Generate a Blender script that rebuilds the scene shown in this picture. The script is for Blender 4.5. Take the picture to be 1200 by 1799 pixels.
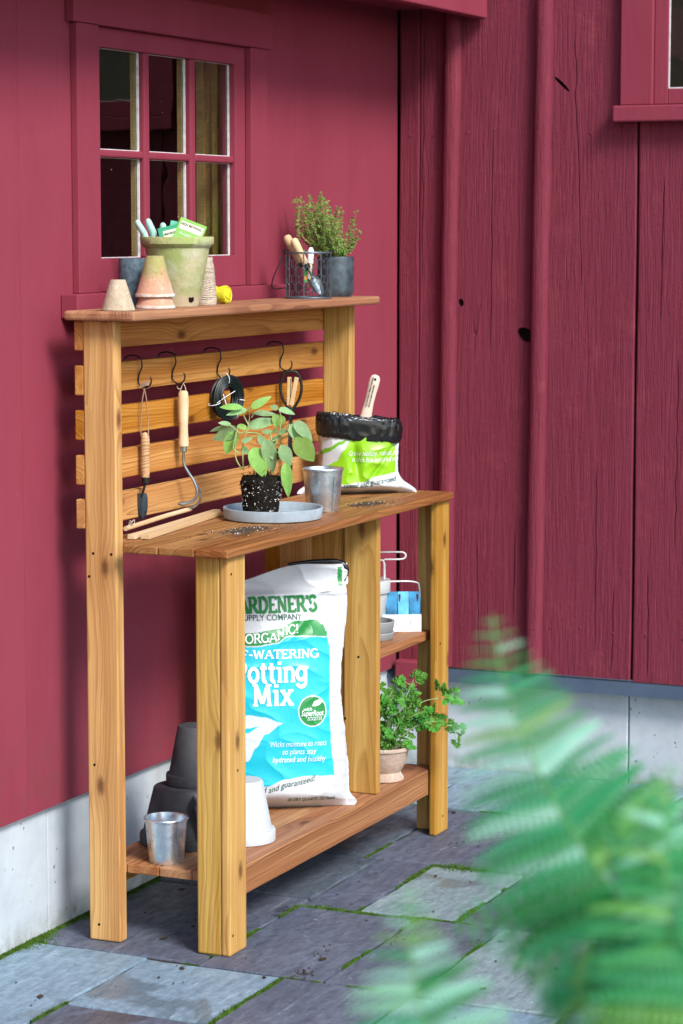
import bpy, bmesh, math, random
from mathutils import Vector, Matrix, noise
R = math.radians
random.seed(7)
for o in list(bpy.data.objects): bpy.data.objects.remove(o)
sc = bpy.context.scene
col = sc.collection

# ------------------------------------------------------------------ camera
cam_d = bpy.data.cameras.new('camera'); cam = bpy.data.objects.new('camera', cam_d); col.objects.link(cam)
YAW, PIT = R(24.2), R(6.51)
d = Vector((math.cos(YAW)*math.cos(PIT), math.sin(YAW)*math.cos(PIT), -math.sin(PIT)))
r = Vector((math.sin(YAW), -math.cos(YAW), 0)); u = r.cross(d)
cam.matrix_world = Matrix(((r.x, u.x, -d.x, -5.245), (r.y, u.y, -d.y, -3.17), (r.z, u.z, -d.z, 1.75), (0, 0, 0, 1)))
cam_d.sensor_fit = 'VERTICAL'; cam_d.sensor_height = 36; cam_d.sensor_width = 24; cam_d.lens = 36*4400/1799
cam_d.clip_start = .05; cam_d.clip_end = 2000
cam_d.dof.use_dof = True; cam_d.dof.focus_distance = 6.45; cam_d.dof.aperture_fstop = 6.0
sc.camera = cam
# ------------------------------------------------------------------ sky, sun, exposure
SUN = Vector((-.46, -.74, .76)).normalized()
w = bpy.data.worlds.new('World'); sc.world = w; w.use_nodes = True
wn = w.node_tree; bg = wn.nodes['Background']
sky = wn.nodes.new('ShaderNodeTexSky'); sky.sky_type = 'NISHITA'; sky.sun_disc = False
sky.sun_elevation = math.asin(SUN.z); sky.sun_rotation = math.atan2(SUN.x, SUN.y)
sky.air_density = 1.0; sky.dust_density = .9; sky.ozone_density = 1.0
wn.links.new(sky.outputs[0], bg.inputs[0]); bg.inputs[1].default_value = .10
sl = bpy.data.lights.new('sun', 'SUN'); sl.energy = 1.5; sl.angle = R(18); sl.color = (1, .97, .93)
sun = bpy.data.objects.new('sun', sl); col.objects.link(sun); sun.rotation_euler = SUN.to_track_quat('Z', 'Y').to_euler()
sc.view_settings.view_transform = 'Standard'; sc.view_settings.look = 'None'
sc.view_settings.gamma = 1; sc.view_settings.exposure = 1.56; sc.view_settings.use_curve_mapping = False
sc.cycles.use_denoising = True
sc.cycles.max_bounces = 8; sc.cycles.transparent_max_bounces = 12

# ------------------------------------------------------------------ node helpers
class NT:
    def __init__(s, name, rough=.6, spec=.4, metal=0):
        s.m = bpy.data.materials.new(name); s.m.use_nodes = True; s.t = s.m.node_tree
        s.b = s.t.nodes['Principled BSDF']; s.out = s.t.nodes['Material Output']
        s.b.inputs['Roughness'].default_value = rough; s.b.inputs['Specular IOR Level'].default_value = spec
        s.b.inputs['Metallic'].default_value = metal
    def link(s, a, b): s.t.links.new(a, b)
    def put(s, inp, v):
        if isinstance(v, bpy.types.NodeSocket): s.link(v, inp)
        elif v is not None:
            if isinstance(v, tuple) and len(v) == 3 and inp.type == 'RGBA': v = v+(1,)
            inp.default_value = v
    def coord(s, k='Object'): return s.t.nodes.new('ShaderNodeTexCoord').outputs[k]
    def rand(s): return s.t.nodes.new('ShaderNodeObjectInfo').outputs['Random']
    def math(s, op, a, b=None, c=None, clamp=False):
        n = s.t.nodes.new('ShaderNodeMath'); n.operation = op; n.use_clamp = clamp
        s.put(n.inputs[0], a); s.put(n.inputs[1], b)
        if c is not None: s.put(n.inputs[2], c)
        return n.outputs[0]
    def vm(s, op, a, b=None):
        n = s.t.nodes.new('ShaderNodeVectorMath'); n.operation = op
        s.put(n.inputs[0], a)
        if op == 'SCALE': s.put(n.inputs['Scale'], b)
        elif b is not None: s.put(n.inputs[1], b)
        return n.outputs['Value'] if op in ('LENGTH', 'DISTANCE', 'DOT_PRODUCT') else n.outputs[0]
    def xyz(s, x=0, y=0, z=0):
        n = s.t.nodes.new('ShaderNodeCombineXYZ'); s.put(n.inputs[0], x); s.put(n.inputs[1], y); s.put(n.inputs[2], z); return n.outputs[0]
    def sep(s, v):
        n = s.t.nodes.new('ShaderNodeSeparateXYZ'); s.put(n.inputs[0], v); return n.outputs
    def noise(s, v, scale, detail=4, rough=.55, dist=0, out=0):
        n = s.t.nodes.new('ShaderNodeTexNoise'); s.put(n.inputs['Vector'], v); s.put(n.inputs['Scale'], scale)
        s.put(n.inputs['Detail'], float(detail)); s.put(n.inputs['Roughness'], rough); s.put(n.inputs['Distortion'], float(dist)); return n.outputs[out]
    def vor(s, v, scale, out='Distance', feat='F1', rnd=1.0, dim='3D'):
        n = s.t.nodes.new('ShaderNodeTexVoronoi'); n.feature = feat; n.voronoi_dimensions = dim; s.put(n.inputs['Vector'], v); s.put(n.inputs['Scale'], scale)
        s.put(n.inputs['Randomness'], rnd); return n.outputs[out]
    def ramp(s, f, stops, interp='LINEAR'):
        n = s.t.nodes.new('ShaderNodeValToRGB'); n.color_ramp.interpolation = interp; e = n.color_ramp.elements
        while len(e) < len(stops): e.new(.5)
        for i, (p, c) in enumerate(stops):
            e[i].position = p; e[i].color = tuple(c)+(1,) if not isinstance(c, (int, float)) else (c, c, c, 1)
        s.put(n.inputs[0], f); return n.outputs[0]
    def mr(s, f, a, b, c=0., d=1.):
        n = s.t.nodes.new('ShaderNodeMapRange'); s.put(n.inputs[0], f)
        for i, x in enumerate((a, b, c, d)): s.put(n.inputs[i+1], float(x))
        return n.outputs[0]
    def mix(s, f, a, b, mode='MIX'):
        n = s.t.nodes.new('ShaderNodeMix'); n.data_type = 'RGBA'; n.blend_type = mode
        s.put(n.inputs[0], f); s.put(n.inputs[6], a); s.put(n.inputs[7], b); return n.outputs[2]
    def hsv(s, c, h=.5, sa=1., v=1.):
        n = s.t.nodes.new('ShaderNodeHueSaturation'); s.put(n.inputs['Hue'], h); s.put(n.inputs['Saturation'], sa); s.put(n.inputs['Value'], v); s.put(n.inputs['Color'], c); return n.outputs[0]
    def bump(s, h, strength=.3, dist=.002, prev=None):
        n = s.t.nodes.new('ShaderNodeBump'); s.put(n.inputs['Height'], h); n.inputs['Strength'].default_value = strength; n.inputs['Distance'].default_value = dist
        if prev is not None: s.link(prev, n.inputs['Normal'])
        return n.outputs[0]
    def base(s, c): s.put(s.b.inputs['Base Color'], c); return s
    def normal(s, n): s.link(n, s.b.inputs['Normal']); return s
    def rough(s, v): s.put(s.b.inputs['Roughness'], v); return s

def simple(name, c, rough=.6, spec=.4, metal=0, var=.12, scale=30, bump=0.):
    t = NT(name, rough, spec, metal); co = t.coord()
    n = t.noise(co, scale, 4)
    t.base(t.mix(t.mr(n, .3, .7, 0, 1), tuple(x*(1-var) for x in c), tuple(min(1, x*(1+var)) for x in c)))
    if bump: t.normal(t.bump(n, bump, .002))
    return t.m

# ---- cedar: growth rings round a pith that runs along local X
def cedar(name, pale, mid, dark, streak=.5, knots=.55):
    t = NT(name, .55, .14); co = t.coord(); rd = t.rand()
    r1 = t.math('FRACT', t.math('MULTIPLY', rd, 17.3)); r2 = t.math('FRACT', t.math('MULTIPLY', rd, 41.7))
    P = t.vm('ADD', co, t.xyz(t.math('MULTIPLY', rd, 60.), t.math('MULTIPLY', r1, 7.), t.math('MULTIPLY', r2, 5.)))
    cen = t.xyz(0, t.mr(r1, 0, 1, -.05, .05), t.mr(r2, 0, 1, .015, .075))
    s = t.sep(P)
    warp = t.noise(t.vm('MULTIPLY', P, (1.6, 7., 7.)), 1., 3, .5, 0, 1)
    warp = t.vm('SCALE', t.vm('SUBTRACT', warp, (.5, .5, .5)), .05)
    # knots
    ps = t.sep(P); kv = t.xyz(t.math('MULTIPLY', ps[0], 3.2), t.math('MULTIPLY', t.math('ADD', ps[1], ps[2]), 7.), t.math('MULTIPLY', t.math('SUBTRACT', ps[1], ps[2]), .5))
    kd = t.vor(kv, 1., dim='2D'); kc = t.sep(t.vor(kv, 1., 'Color', dim='2D'))[0]
    on = t.math('GREATER_THAN', kc, 1-knots)
    k = t.math('MULTIPLY', t.mr(t.math('ADD', kd, t.math('MULTIPLY', t.noise(P, 90., 3), .05)), .055, .125, 1, 0), on)
    kw = t.math('MULTIPLY', t.mr(kd, .0, .42, 1, 0), on)
    q = t.vm('ADD', t.vm('ADD', co, cen), warp); qs = t.sep(q)
    rr = t.vm('LENGTH', t.xyz(0, qs[1], qs[2]))
    rr = t.math('ADD', rr, t.math('MULTIPLY', t.math('POWER', kw, 2.), .014))
    tt = t.math('MULTIPLY', rr, 125.)
    tt = t.math('ADD', tt, t.math('MULTIPLY', t.noise(rr, 30., 2), 2.5))
    f = t.math('FRACT', tt)
    ring = t.ramp(f, [(0, .05), (.45, .2), (.82, .85), (.92, 1.), (1, .05)])
    amp = t.noise(t.vm('MULTIPLY', P, (1.5, 20., 20.)), 1., 2)
    fib = t.noise(t.vm('MULTIPLY', P, (6., 420., 420.)), 1., 2)
    band = t.noise(t.vm('MULTIPLY', P, (.9, 26., 26.)), 1., 3, .5)
    c = t.mix(t.mr(band, .38, .62, 0, 1), pale, mid)
    c = t.mix(t.math('MULTIPLY', ring, t.mr(amp, .3, .7, .22, streak)), c, dark)
    c = t.mix(t.mr(fib, .35, .75, 0, .35), c, dark)
    blotch = t.noise(t.vm('MULTIPLY', P, (2.5, 9., 9.)), 1., 4, .6)
    c = t.mix(t.mr(blotch, .5, .75, 0, .35), c, tuple(x*.8 for x in mid))
    c = t.mix(t.mr(k, 0, 1, 0, .85), c, (.055, .022, .01))
    c = t.mix(t.mr(kw, .4, 1, 0, .3), c, dark)
    c = t.hsv(c, t.mr(r1, 0, 1, .490, .506), t.mr(r2, 0, 1, .92, 1.1), t.mr(r2, 0, 1, 1.18, .82))
    t.base(c); t.rough(t.mr(fib, .3, .7, .42, .62))
    h = t.math('ADD', t.math('MULTIPLY', ring, -.5), t.math('MULTIPLY', fib, .6))
    t.normal(t.bump(h, .25, .0012)); return t.m
CEDAR = cedar('cedar_pale', (.64, .41, .122), (.45, .24, .054), (.26, .108, .024), .68, .55)
CEDAR_S = cedar('cedar_slat', (.62, .325, .082), (.45, .195, .038), (.20, .068, .012), .9, .55)
CEDAR_R = cedar('cedar_red', (.48, .25, .11), (.32, .14, .056), (.14, .052, .022), .9, .55)
RAWPINE = cedar('interior_pine', (.40, .255, .085), (.31, .185, .055), (.17, .085, .025), .5, .1)

# ---- barn paint, smooth and rough
def paint(name, rough_wood):
    t = NT(name, .6 if not rough_wood else .68, .16); co = t.coord(); rd = t.rand()
    P = t.vm('ADD', co, t.xyz(t.math('MULTIPLY', rd, 13.), t.math('MULTIPLY', rd, 31.), t.math('MULTIPLY', rd, 7.)))
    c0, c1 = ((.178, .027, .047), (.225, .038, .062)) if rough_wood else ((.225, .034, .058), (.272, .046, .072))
    big = t.noise(t.vm('MULTIPLY', P, (2., 2., .6)), 1.2, 5, .6)
    c = t.mix(big, c0, c1)
    if rough_wood:
        warp = t.vm('SCALE', t.vm('SUBTRACT', t.noise(t.vm('MULTIPLY', P, (5., 5., 1.1)), 1., 3, .5, 0, 1), (.5, .5, .5)), .09)
        q = t.sep(t.vm('ADD', P, warp))
        g = t.noise(t.xyz(t.math('MULTIPLY', q[0], 60.), t.math('MULTIPLY', q[1], 60.), t.math('MULTIPLY', q[2], 2.2)), 1., 4, .6)
        fine = t.noise(t.vm('MULTIPLY', P, (240., 240., 9.)), 1., 3, .6)
        cr = t.noise(t.xyz(t.math('MULTIPLY', q[0], 16.), t.math('MULTIPLY', q[1], 16.), t.math('MULTIPLY', q[2], .45)), 1., 0, .4)
        line = t.math('ABSOLUTE', t.math('SUBTRACT', cr, .5))
        gate = t.mr(t.noise(t.vm('MULTIPLY', P, (6., 6., .9)), 1., 2), .58, .63, 0, 1)
        crack = t.math('MULTIPLY', t.mr(line, .0, .004, 1, 0), t.math('MULTIPLY', gate, .6))
        nail = t.mr(t.vor(t.vm('MULTIPLY', P, (3.2, 3.2, 2.2)), 1.), .02, .035, 1, 0)
        h = t.math('ADD', t.math('MULTIPLY', g, 1.0), t.math('ADD', t.math('MULTIPLY', fine, .9), t.math('MULTIPLY', t.noise(P, 70., 4, .7), .6)))
        h = t.math('SUBTRACT', h, t.math('MULTIPLY', crack, 1.6))
        c = t.mix(t.mr(g, .35, .68, .0, .35), c, (.14, .016, .03)); c = t.mix(t.mr(fine, .45, .75, 0, .45), c, (.12, .013, .025)); c = t.mix(t.mr(t.noise(P, 9., 5, .7), .55, .75, 0, .4), c, (.30, .06, .075))
        c = t.mix(crack, c, (.03, .006, .01)); c = t.mix(t.math('MULTIPLY', nail, .5), c, (.08, .015, .02))
        t.normal(t.bump(t.math('ADD', h, t.math('MULTIPLY', nail, .8)), .75, .005))
    else:
        br = t.noise(t.vm('MULTIPLY', P, (90., 90., 3.5)), 1., 3, .6)
        spk = t.mr(t.vor(t.vm('MULTIPLY', P, (9., 9., 6.)), 1.), .012, .02, 1, 0)
        c = t.mix(t.mr(br, .3, .7, 0, .22), c, (.27, .042, .062)); blo = t.noise(t.vm('MULTIPLY', P, (5., 5., 1.6)), 1., 6, .65); c = t.mix(t.mr(blo, .45, .75, 0, .35), c, (.17, .02, .034)); zz = t.sep(co)[2]; dirt = t.math('MULTIPLY', t.mr(zz, .32, .62, 1, 0), t.mr(t.noise(P, 16., 6, .7), .42, .7, 0, .5)); c = t.mix(dirt, c, (.13, .055, .05)); c = t.mix(t.math('MULTIPLY', spk, .45), c, (.5, .25, .26))
        t.normal(t.bump(t.math('ADD', br, t.math('MULTIPLY', blo, 1.5)), .3, .003))
    t.base(c); return t.m
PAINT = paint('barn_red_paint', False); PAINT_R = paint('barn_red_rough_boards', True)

def concrete(name):
    t = NT(name, .85, .2); co = t.coord()
    n = t.noise(co, 3., 6, .6); n2 = t.noise(co, 22., 5, .6)
    c = t.mix(t.mr(n, .3, .7), (.40, .45, .49), (.53, .58, .61)); c = t.mix(t.mr(n2, .45, .75, 0, .3), c, (.29, .33, .37))
    pit = t.mr(t.vor(t.vm('ADD', co, t.vm('SCALE', t.noise(co, 30., 2, .5, 0, 1), .02)), 34.), .08, .17, 1, 0)
    sel = t.mr(t.noise(co, 7., 2), .5, .54)
    pit = t.math('MULTIPLY', pit, sel)
    s = t.sep(co)
    drip = t.noise(t.vm('MULTIPLY', co, (14., 14., 1.5)), 1., 4, .6)
    c = t.mix(t.mr(drip, .55, .8, 0, .35), c, (.40, .39, .37))
    c = t.mix(t.math('MULTIPLY', pit, .8), c, (.12, .13, .15))
    edge = t.math('MULTIPLY', t.mr(s[2], .0, .07, 1, 0), t.mr(n2, .35, .6))
    c = t.mix(t.math('MULTIPLY', edge, .5), c, (.16, .17, .11))
    t.base(c); h = t.math('SUBTRACT', t.math('MULTIPLY', n2, .5), pit)
    t.normal(t.bump(h, .5, .003)); return t.m
CONC = concrete('foundation_concrete')

def slate(name, c0, c1, wet=0.):
    t = NT(name, .62, .45); co = t.coord(); rd = t.rand()
    P = t.vm('ADD', co, t.xyz(t.math('MULTIPLY', rd, 31.), t.math('MULTIPLY', rd, 17.), 0))
    n = t.noise(P, 2.6, 6, .6, .4); n2 = t.noise(t.vm('MULTIPLY', P, (1., 3., 1.)), 14., 6, .65)
    c = t.mix(t.mr(n, .3, .7), c0, c1)
    scr = t.mr(t.noise(t.vm('MULTIPLY', P, (4., 60., 4.)), 1.2, 3, .6, 1.2), .62, .72, 0, .6)
    c = t.mix(scr, c, tuple(min(1, x*1.7+.05) for x in c1))
    c = t.mix(t.mr(n2, .42, .7, 0, .75), c, tuple(x*.5 for x in c0))
    n3 = t.noise(P, 55., 5, .7); c = t.mix(t.mr(n3, .45, .7, 0, .5), c, tuple(x*.6 for x in c0)); c = t.mix(t.mr(n3, .28, .42, .35, 0), c, tuple(min(1, x*1.5) for x in c1))
    lich = t.mr(t.vor(P, 9.), .03, .06, 1, 0); c = t.mix(t.math('MULTIPLY', lich, .35), c, (.42, .46, .44))
    dirt = t.mr(t.noise(P, 4.3, 5, .7, .6), .6, .72, 0, .55); c = t.mix(dirt, c, (.05, .052, .05))
    wetm = t.mr(t.noise(P, 2.3, 4, .6, .5), .60, .64); c = t.mix(t.math('MULTIPLY', wetm, .6), c, tuple(x*.4 for x in c0))
    t.base(c); t.rough(t.math('SUBTRACT', t.mr(n2, .3, .7, .42, .72), t.math('MULTIPLY', wetm, .3)))
    step = t.ramp(t.noise(P, 3.5, 3, .5, .6), [(0, 0), (.42, .1), (.45, .35), (.56, .4), (.58, .7), (1, .8)])
    t.normal(t.bump(t.math('ADD', step, t.math('MULTIPLY', n2, .5)), .7, .007)); return t.m
SL_BLUE = slate('slate_blue_grey', (.175, .265, .335), (.25, .35, .425))
SL_GREEN = slate('slate_green_grey', (.19, .265, .285), (.265, .345, .355))
SL_PURP = slate('slate_purple', (.078, .092, .132), (.138, .158, .208))  # purple stone, darkened further to paint in the shade under the bench
SL_DARK = slate('slate_dark_shade', (.068, .09, .12), (.115, .145, .18))  # dark tone carries the bench's shade in the stone colour
SOIL = simple('joint_soil', (.035, .028, .02), .95, .1, 0, .4, 60, .8)

def galv(name):
    t = NT(name, .36, .5, .9); co = t.coord()
    v = t.vor(t.vm('ADD', co, t.vm('SCALE', t.noise(co, 40., 3, .5, 0, 1), .03)), 60., 'Color'); n = t.noise(co, 26., 5, .6)
    c = t.mix(t.sep(v)[0], (.60, .68, .73), (.78, .84, .88)); c = t.mix(t.mr(n, .5, .72, 0, .75), c, (.25, .29, .31))
    t.base(c); t.rough(t.mr(n, .3, .7, .22, .42)); return t.m
GALV = galv('galvanized_zinc')
def terracotta(name, c0, c1, moss=(.30, .36, .13), mlo=.48, mhi=.62, zlo=None, zhi=None, bloom=(.62, .58, .52), rimz=0):
    t = NT(name, .85, .2); co = t.coord(); n = t.noise(co, 14., 6, .62); n2 = t.noise(co, 60., 4, .6); s = t.sep(co)
    c = t.mix(t.mr(n2, .3, .7), c0, c1)
    m = t.mr(t.noise(co, 11., 6, .65), mlo, mhi)
    if zlo is not None: m = t.math('MULTIPLY', m, t.mr(s[2], zlo, zhi, 0, 1))
    c = t.mix(t.math('MULTIPLY', m, .85), c, moss)
    c = t.mix(t.mr(n, .52, .72, 0, .7), c, bloom)
    c = t.mix(t.mr(t.vor(co, 160.), .12, .2, .35, 0), c, tuple(x*.35 for x in c0))
    if zlo is not None and rimz:
        c = t.mix(t.math('MULTIPLY', t.mr(s[2], rimz, rimz*1.6, 1, 0), t.mr(n2, .3, .5)), c, (.60, .56, .50))
    speck = t.mr(t.noise(co, 130., 3, .7), .58, .68, 0, .6); c = t.mix(speck, c, tuple(x*.5 for x in c0)); pale = t.mr(t.noise(co, 95., 3, .7), .6, .7, 0, .55); c = t.mix(pale, c, bloom)
    t.base(c); t.normal(t.bump(t.math('ADD', n2, n), .5, .002)); return t.m
TERRA_TAN = terracotta('weathered_tan_clay', (.40, .31, .21), (.50, .41, .29), (.33, .30, .19), .5, .7)
TERRA_PINK = terracotta('pink_clay_with_algae', (.50, .25, .155), (.58, .33, .22), (.30, .31, .10), .30, .46, .038, .062, (.60, .50, .42), .006)
TERRA_GREEN = terracotta('algae_green_clay', (.50, .42, .26), (.56, .48, .33), (.27, .35, .09), .32, .55, .02, .04, (.58, .56, .46))
TERRA_BOWL = terracotta('pale_clay_bowl', (.42, .30, .23), (.50, .385, .30), (.40, .36, .25), .6, .75)
BLUEGLAZE = simple('blue_grey_pitted_stoneware', (.075, .12, .15), .55, .4, 0, .45, 75, .5)
DARKCLAY = simple('basalt_grey_clay', (.062, .063, .068), .75, .25, 0, .4, 14, .25)
CONCGREY = simple('pale_grey_ceramic', (.31, .37, .42), .7, .3, 0, .16, 25, .2)
SAUCER = simple('grey_saucer_clay', (.27, .285, .29), .7, .3, 0, .12, 40, .1)
WHITEPOT = simple('white_glazed_clay', (.47, .49, .50), .45, .4, 0, .03, 20)
BUCKETBLK = simple('blue_black_mottled_metal', (.055, .075, .09), .55, .5, .3, .5, 45, .25)
BLACKMET = simple('black_iron', (.012, .013, .014), .4, .5, .3, .2)
STEEL = simple('forged_steel', (.30, .34, .36), .34, .5, .85, .25, 60)
NAVYMET = simple('blue_black_tool_blade', (.045, .065, .085), .38, .5, .5, .3, 60)
ASH = cedar('pale_ash_handle', (.70, .54, .34), (.62, .44, .24), (.50, .32, .15), .3, .0)
ZEBRA = cedar('striped_handle', (.66, .42, .22), (.56, .33, .15), (.18, .08, .03), 1.0, .0)
LEATHER = simple('leather_cord', (.36, .22, .15), .7)
TWINE = simple('natural_jute', (.50, .42, .33), .9, .1, 0, .25, 220, .5)
YTWINE = simple('yellow_twine', (.62, .56, .025), .75, .2, 0, .2, 150, .2)
WHITEWIRE = simple('white_coated_wire', (.78, .8, .8), .4)
WIREGREY = simple('grey_wire', (.13, .17, .2), .4, .5, .6)
GLOVE = simple('mint_glove', (.42, .62, .56), .8, .2, 0, .1, 200, .3)
BLKPLAST = NT('black_plastic_film', .22, .5).base((.008, .009, .011)).m
GREENWIRE = simple('dark_green_coated_wire', (.004, .010, .010), .45)
MOSS = simple('moss', (.055, .115, .014), .95, .1, 0, .5, 40)
FLASH = simple('grey_blue_flashing', (.045, .072, .11), .5, .4, 0, .12, 12)
LAWN = simple('garden_soil', (.06, .075, .03), .95, .1, 0, .5, 3, .5)
PEAT = simple('dark_peat', (.012, .010, .008), .95, .1, 0, .6, 120, .8)
CRUMB = simple('dry_soil_crumb', (.085, .06, .042), .95, .1, 0, .6, 90)
PERL = simple('perlite', (.55, .53, .48), .9)
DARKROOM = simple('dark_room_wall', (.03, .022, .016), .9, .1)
BLUEMET = simple('bluish_sheet_metal', (.10, .36, .52), .22, .5, .6, .5, 18)
BLUEDARK = simple('sheet_metal_dark_reflection', (.04, .20, .33), .2, .5, .6, .6, 25)  # darker copy on alternate plates paints in the metal's reflections
REDTXT = simple('print_green', (.02, .20, .055), .5, .3); WHITETXT = simple('print_white', (.80, .84, .84), .5, .3)
BLACKTXT = simple('print_black', (.02, .03, .03), .6); TEALTXT = simple('print_dark_green', (.02, .10, .07), .5)
YELTXT = simple('print_orange', (.70, .33, .02), .5); PALEGREEN = simple('print_pale_green', (.36, .60, .16), .5); MIDGREEN = simple('print_mid_green', (.03, .30, .15), .5)
LIME = simple('print_lime', (.25, .55, .01), .5)

def leafmat(name, c0, c1, back, fuzz=0.):
    t = NT(name, .42 if 'fern' in name else .55, .5 if 'fern' in name else .35); co = t.coord(); rd = t.rand()
    n = t.noise(co, 60., 4, .6); c = t.mix(t.mr(n, .3, .7), c0, c1)
    c = t.hsv(c, t.mr(rd, 0, 1, .485, .515), 1., t.mr(rd, 0, 1, .8, 1.2))
    geo = t.t.nodes.new('ShaderNodeNewGeometry'); c = t.mix(geo.outputs['Backfacing'], c, back)
    t.base(c); t.normal(t.bump(t.vor(co, 260.), .3, .0008))
    tr = t.t.nodes.new('ShaderNodeBsdfTranslucent'); t.link(c, tr.inputs[0])
    mx = t.t.nodes.new('ShaderNodeMixShader'); mx.inputs[0].default_value = .3
    t.link(t.b.outputs[0], mx.inputs[1]); t.link(tr.outputs[0], mx.inputs[2]); t.link(mx.outputs[0], t.out.inputs[0]); return t.m
L_SAGE = leafmat('sage_leaf', (.22, .40, .15), (.33, .52, .26), (.27, .46, .13))
L_SAGE2 = leafmat('sage_leaf_bright', (.22, .43, .08), (.31, .55, .13), (.27, .46, .1))
L_PARS = leafmat('parsley_leaf', (.07, .28, .03), (.15, .42, .06), (.15, .38, .06))
L_THYME = leafmat('thyme_leaf', (.11, .27, .035), (.23, .45, .07), (.2, .36, .07))
L_FERN = leafmat('fern_pinna', (.012, .18, .04), (.035, .33, .085), (.035, .30, .08))
L_FERN3 = leafmat('fern_pinna_yellow', (.10, .30, .04), (.16, .42, .08), (.14, .36, .06))
L_FERN2 = leafmat('fern_pinna_pale_highlight', (.16, .46, .27), (.34, .62, .44), (.15, .44, .24))  # paler mint copy, paints highlights onto scattered pinnae
STEMG = simple('green_stem', (.32, .42, .16), .6); FERNSTEM = simple('fern_stem', (.10, .27, .07), .6); STEMW = simple('woody_stem', (.26, .20, .09), .8)

# ------------------------------------------------------------------ mesh helpers
class MB:
    def __init__(s): s.v = []; s.f = []; s.mi = []; s.cur = 0
    def add(s, vs, fs):
        b = len(s.v); s.v += [tuple(x) for x in vs]; s.f += [tuple(i+b for i in f) for f in fs]; s.mi += [s.cur]*len(fs); return s
    def box(s, x0, x1, y0, y1, z0, z1):
        return s.add([(x, y, z) for x in (x0, x1) for y in (y0, y1) for z in (z0, z1)],
                     [(0, 1, 3, 2), (4, 6, 7, 5), (0, 4, 5, 1), (2, 3, 7, 6), (0, 2, 6, 4), (1, 5, 7, 3)])
    def tube(s, pts, rad, n=8, cap=True, flat=None):
        pts = [Vector(p) for p in pts]; m = len(pts); rads = rad if isinstance(rad, (list, tuple)) else [rad]*m
        up = None; vs = []
        for i, p in enumerate(pts):
            t = (pts[min(i+1, m-1)]-pts[max(i-1, 0)]).normalized()
            if up is None: up = t.orthogonal().normalized()
            else:
                up = up-t*up.dot(t); up = up.normalized() if up.length > 1e-6 else t.orthogonal().normalized()
            sd = t.cross(up)
            for k in range(n):
                a = 2*math.pi*k/n; vs.append(p+(up*math.cos(a)+sd*math.sin(a)*(flat or 1))*rads[i])
        fs = [(i*n+k, i*n+(k+1) % n, (i+1)*n+(k+1) % n, (i+1)*n+k) for i in range(m-1) for k in range(n)]
        if cap: fs += [tuple(reversed(range(n))), tuple(range((m-1)*n, m*n))]
        return s.add(vs, fs)
    def lathe(s, prof, n=48, wob=0., seed=0, cx=0, cy=0, cz=0, sx=1, sy=1):
        vs = []
        for (rr, z) in prof:
            for k in range(n):
                a = 2*math.pi*k/n; q = rr*(1+wob*noise.noise((math.cos(a)*1.5+seed, math.sin(a)*1.5, z*20)))
                vs.append((cx+q*math.cos(a)*sx, cy+q*math.sin(a)*sy, cz+z))
        m = len(prof)
        fs = [(i*n+k, i*n+(k+1) % n, (i+1)*n+(k+1) % n, (i+1)*n+k) for i in range(m-1) for k in range(n)]
        if prof[0][0] > 1e-5: fs.append(tuple(reversed(range(n))))
        if prof[-1][0] > 1e-5: fs.append(tuple(range((m-1)*n, m*n)))
        return s.add(vs, fs)
    def mesh(s, name, mats, smooth=None):
        me = bpy.data.meshes.new(name); me.from_pydata(s.v, [], s.f)
        for m in (mats if isinstance(mats, (list, tuple)) else [mats]): me.materials.append(m)
        for p, k in zip(me.polygons, s.mi): p.material_index = k
        if smooth:
            for p in me.polygons: p.use_smooth = True
            me.set_sharp_from_angle(angle=R(smooth))
        me.update(); return me
    def build(s, name, mats, parent=None, loc=(0, 0, 0), rot=(0, 0, 0), smooth=None, bevel=0, seg=2):
        return obj(name, s.mesh(name, mats, smooth), parent, loc, rot, bevel, seg)
def obj(name, me, parent=None, loc=(0, 0, 0), rot=(0, 0, 0), bevel=0, seg=2):
    o = bpy.data.objects.new(name, me); col.objects.link(o); o.parent = parent; o.location = loc; o.rotation_euler = rot
    if bevel:
        b = o.modifiers.new('bevel', 'BEVEL'); b.width = bevel; b.segments = seg; b.limit_method = 'ANGLE'; b.angle_limit = R(35)
    return o
def tag(o, label, cat, group=None, kind=None):
    o['label'] = label; o['category'] = cat
    if group: o['group'] = group
    if kind: o['kind'] = kind
    return o
def thing(name, label, cat, loc=(0, 0, 0), rz=0, group=None):
    o = bpy.data.objects.new(name, None); o.empty_display_size = .05; col.objects.link(o); o.location = loc; o.rotation_euler = (0, 0, rz)
    return tag(o, label, cat, group)
def part(name, parent, loc=(0, 0, 0), rot=(0, 0, 0)):
    o = bpy.data.objects.new(name, None); o.empty_display_size = .05; col.objects.link(o); o.parent = parent; o.location = loc; o.rotation_euler = rot; return o
def board(name, x0, x1, y0, y1, z0, z1, mat, parent, axis='x', bevel=.004, jit=0):
    """a board whose grain runs along `axis`; the mesh's own X is always the grain"""
    c = Vector(((x0+x1)/2, (y0+y1)/2, (z0+z1)/2)); sx, sy, sz = x1-x0, y1-y0, z1-z0
    if axis == 'x': dims = (sx, sy, sz); rot = (0, 0, 0)
    elif axis == 'z': dims = (sz, sy, sx); rot = (0, R(-90), 0)
    else: dims = (sy, sx, sz); rot = (0, 0, R(90))
    a, b, e = [q/2 for q in dims]
    return MB().box(-a, a, -b, b, -e, e).build(name, mat, parent, c, rot, bevel=bevel)
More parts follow.
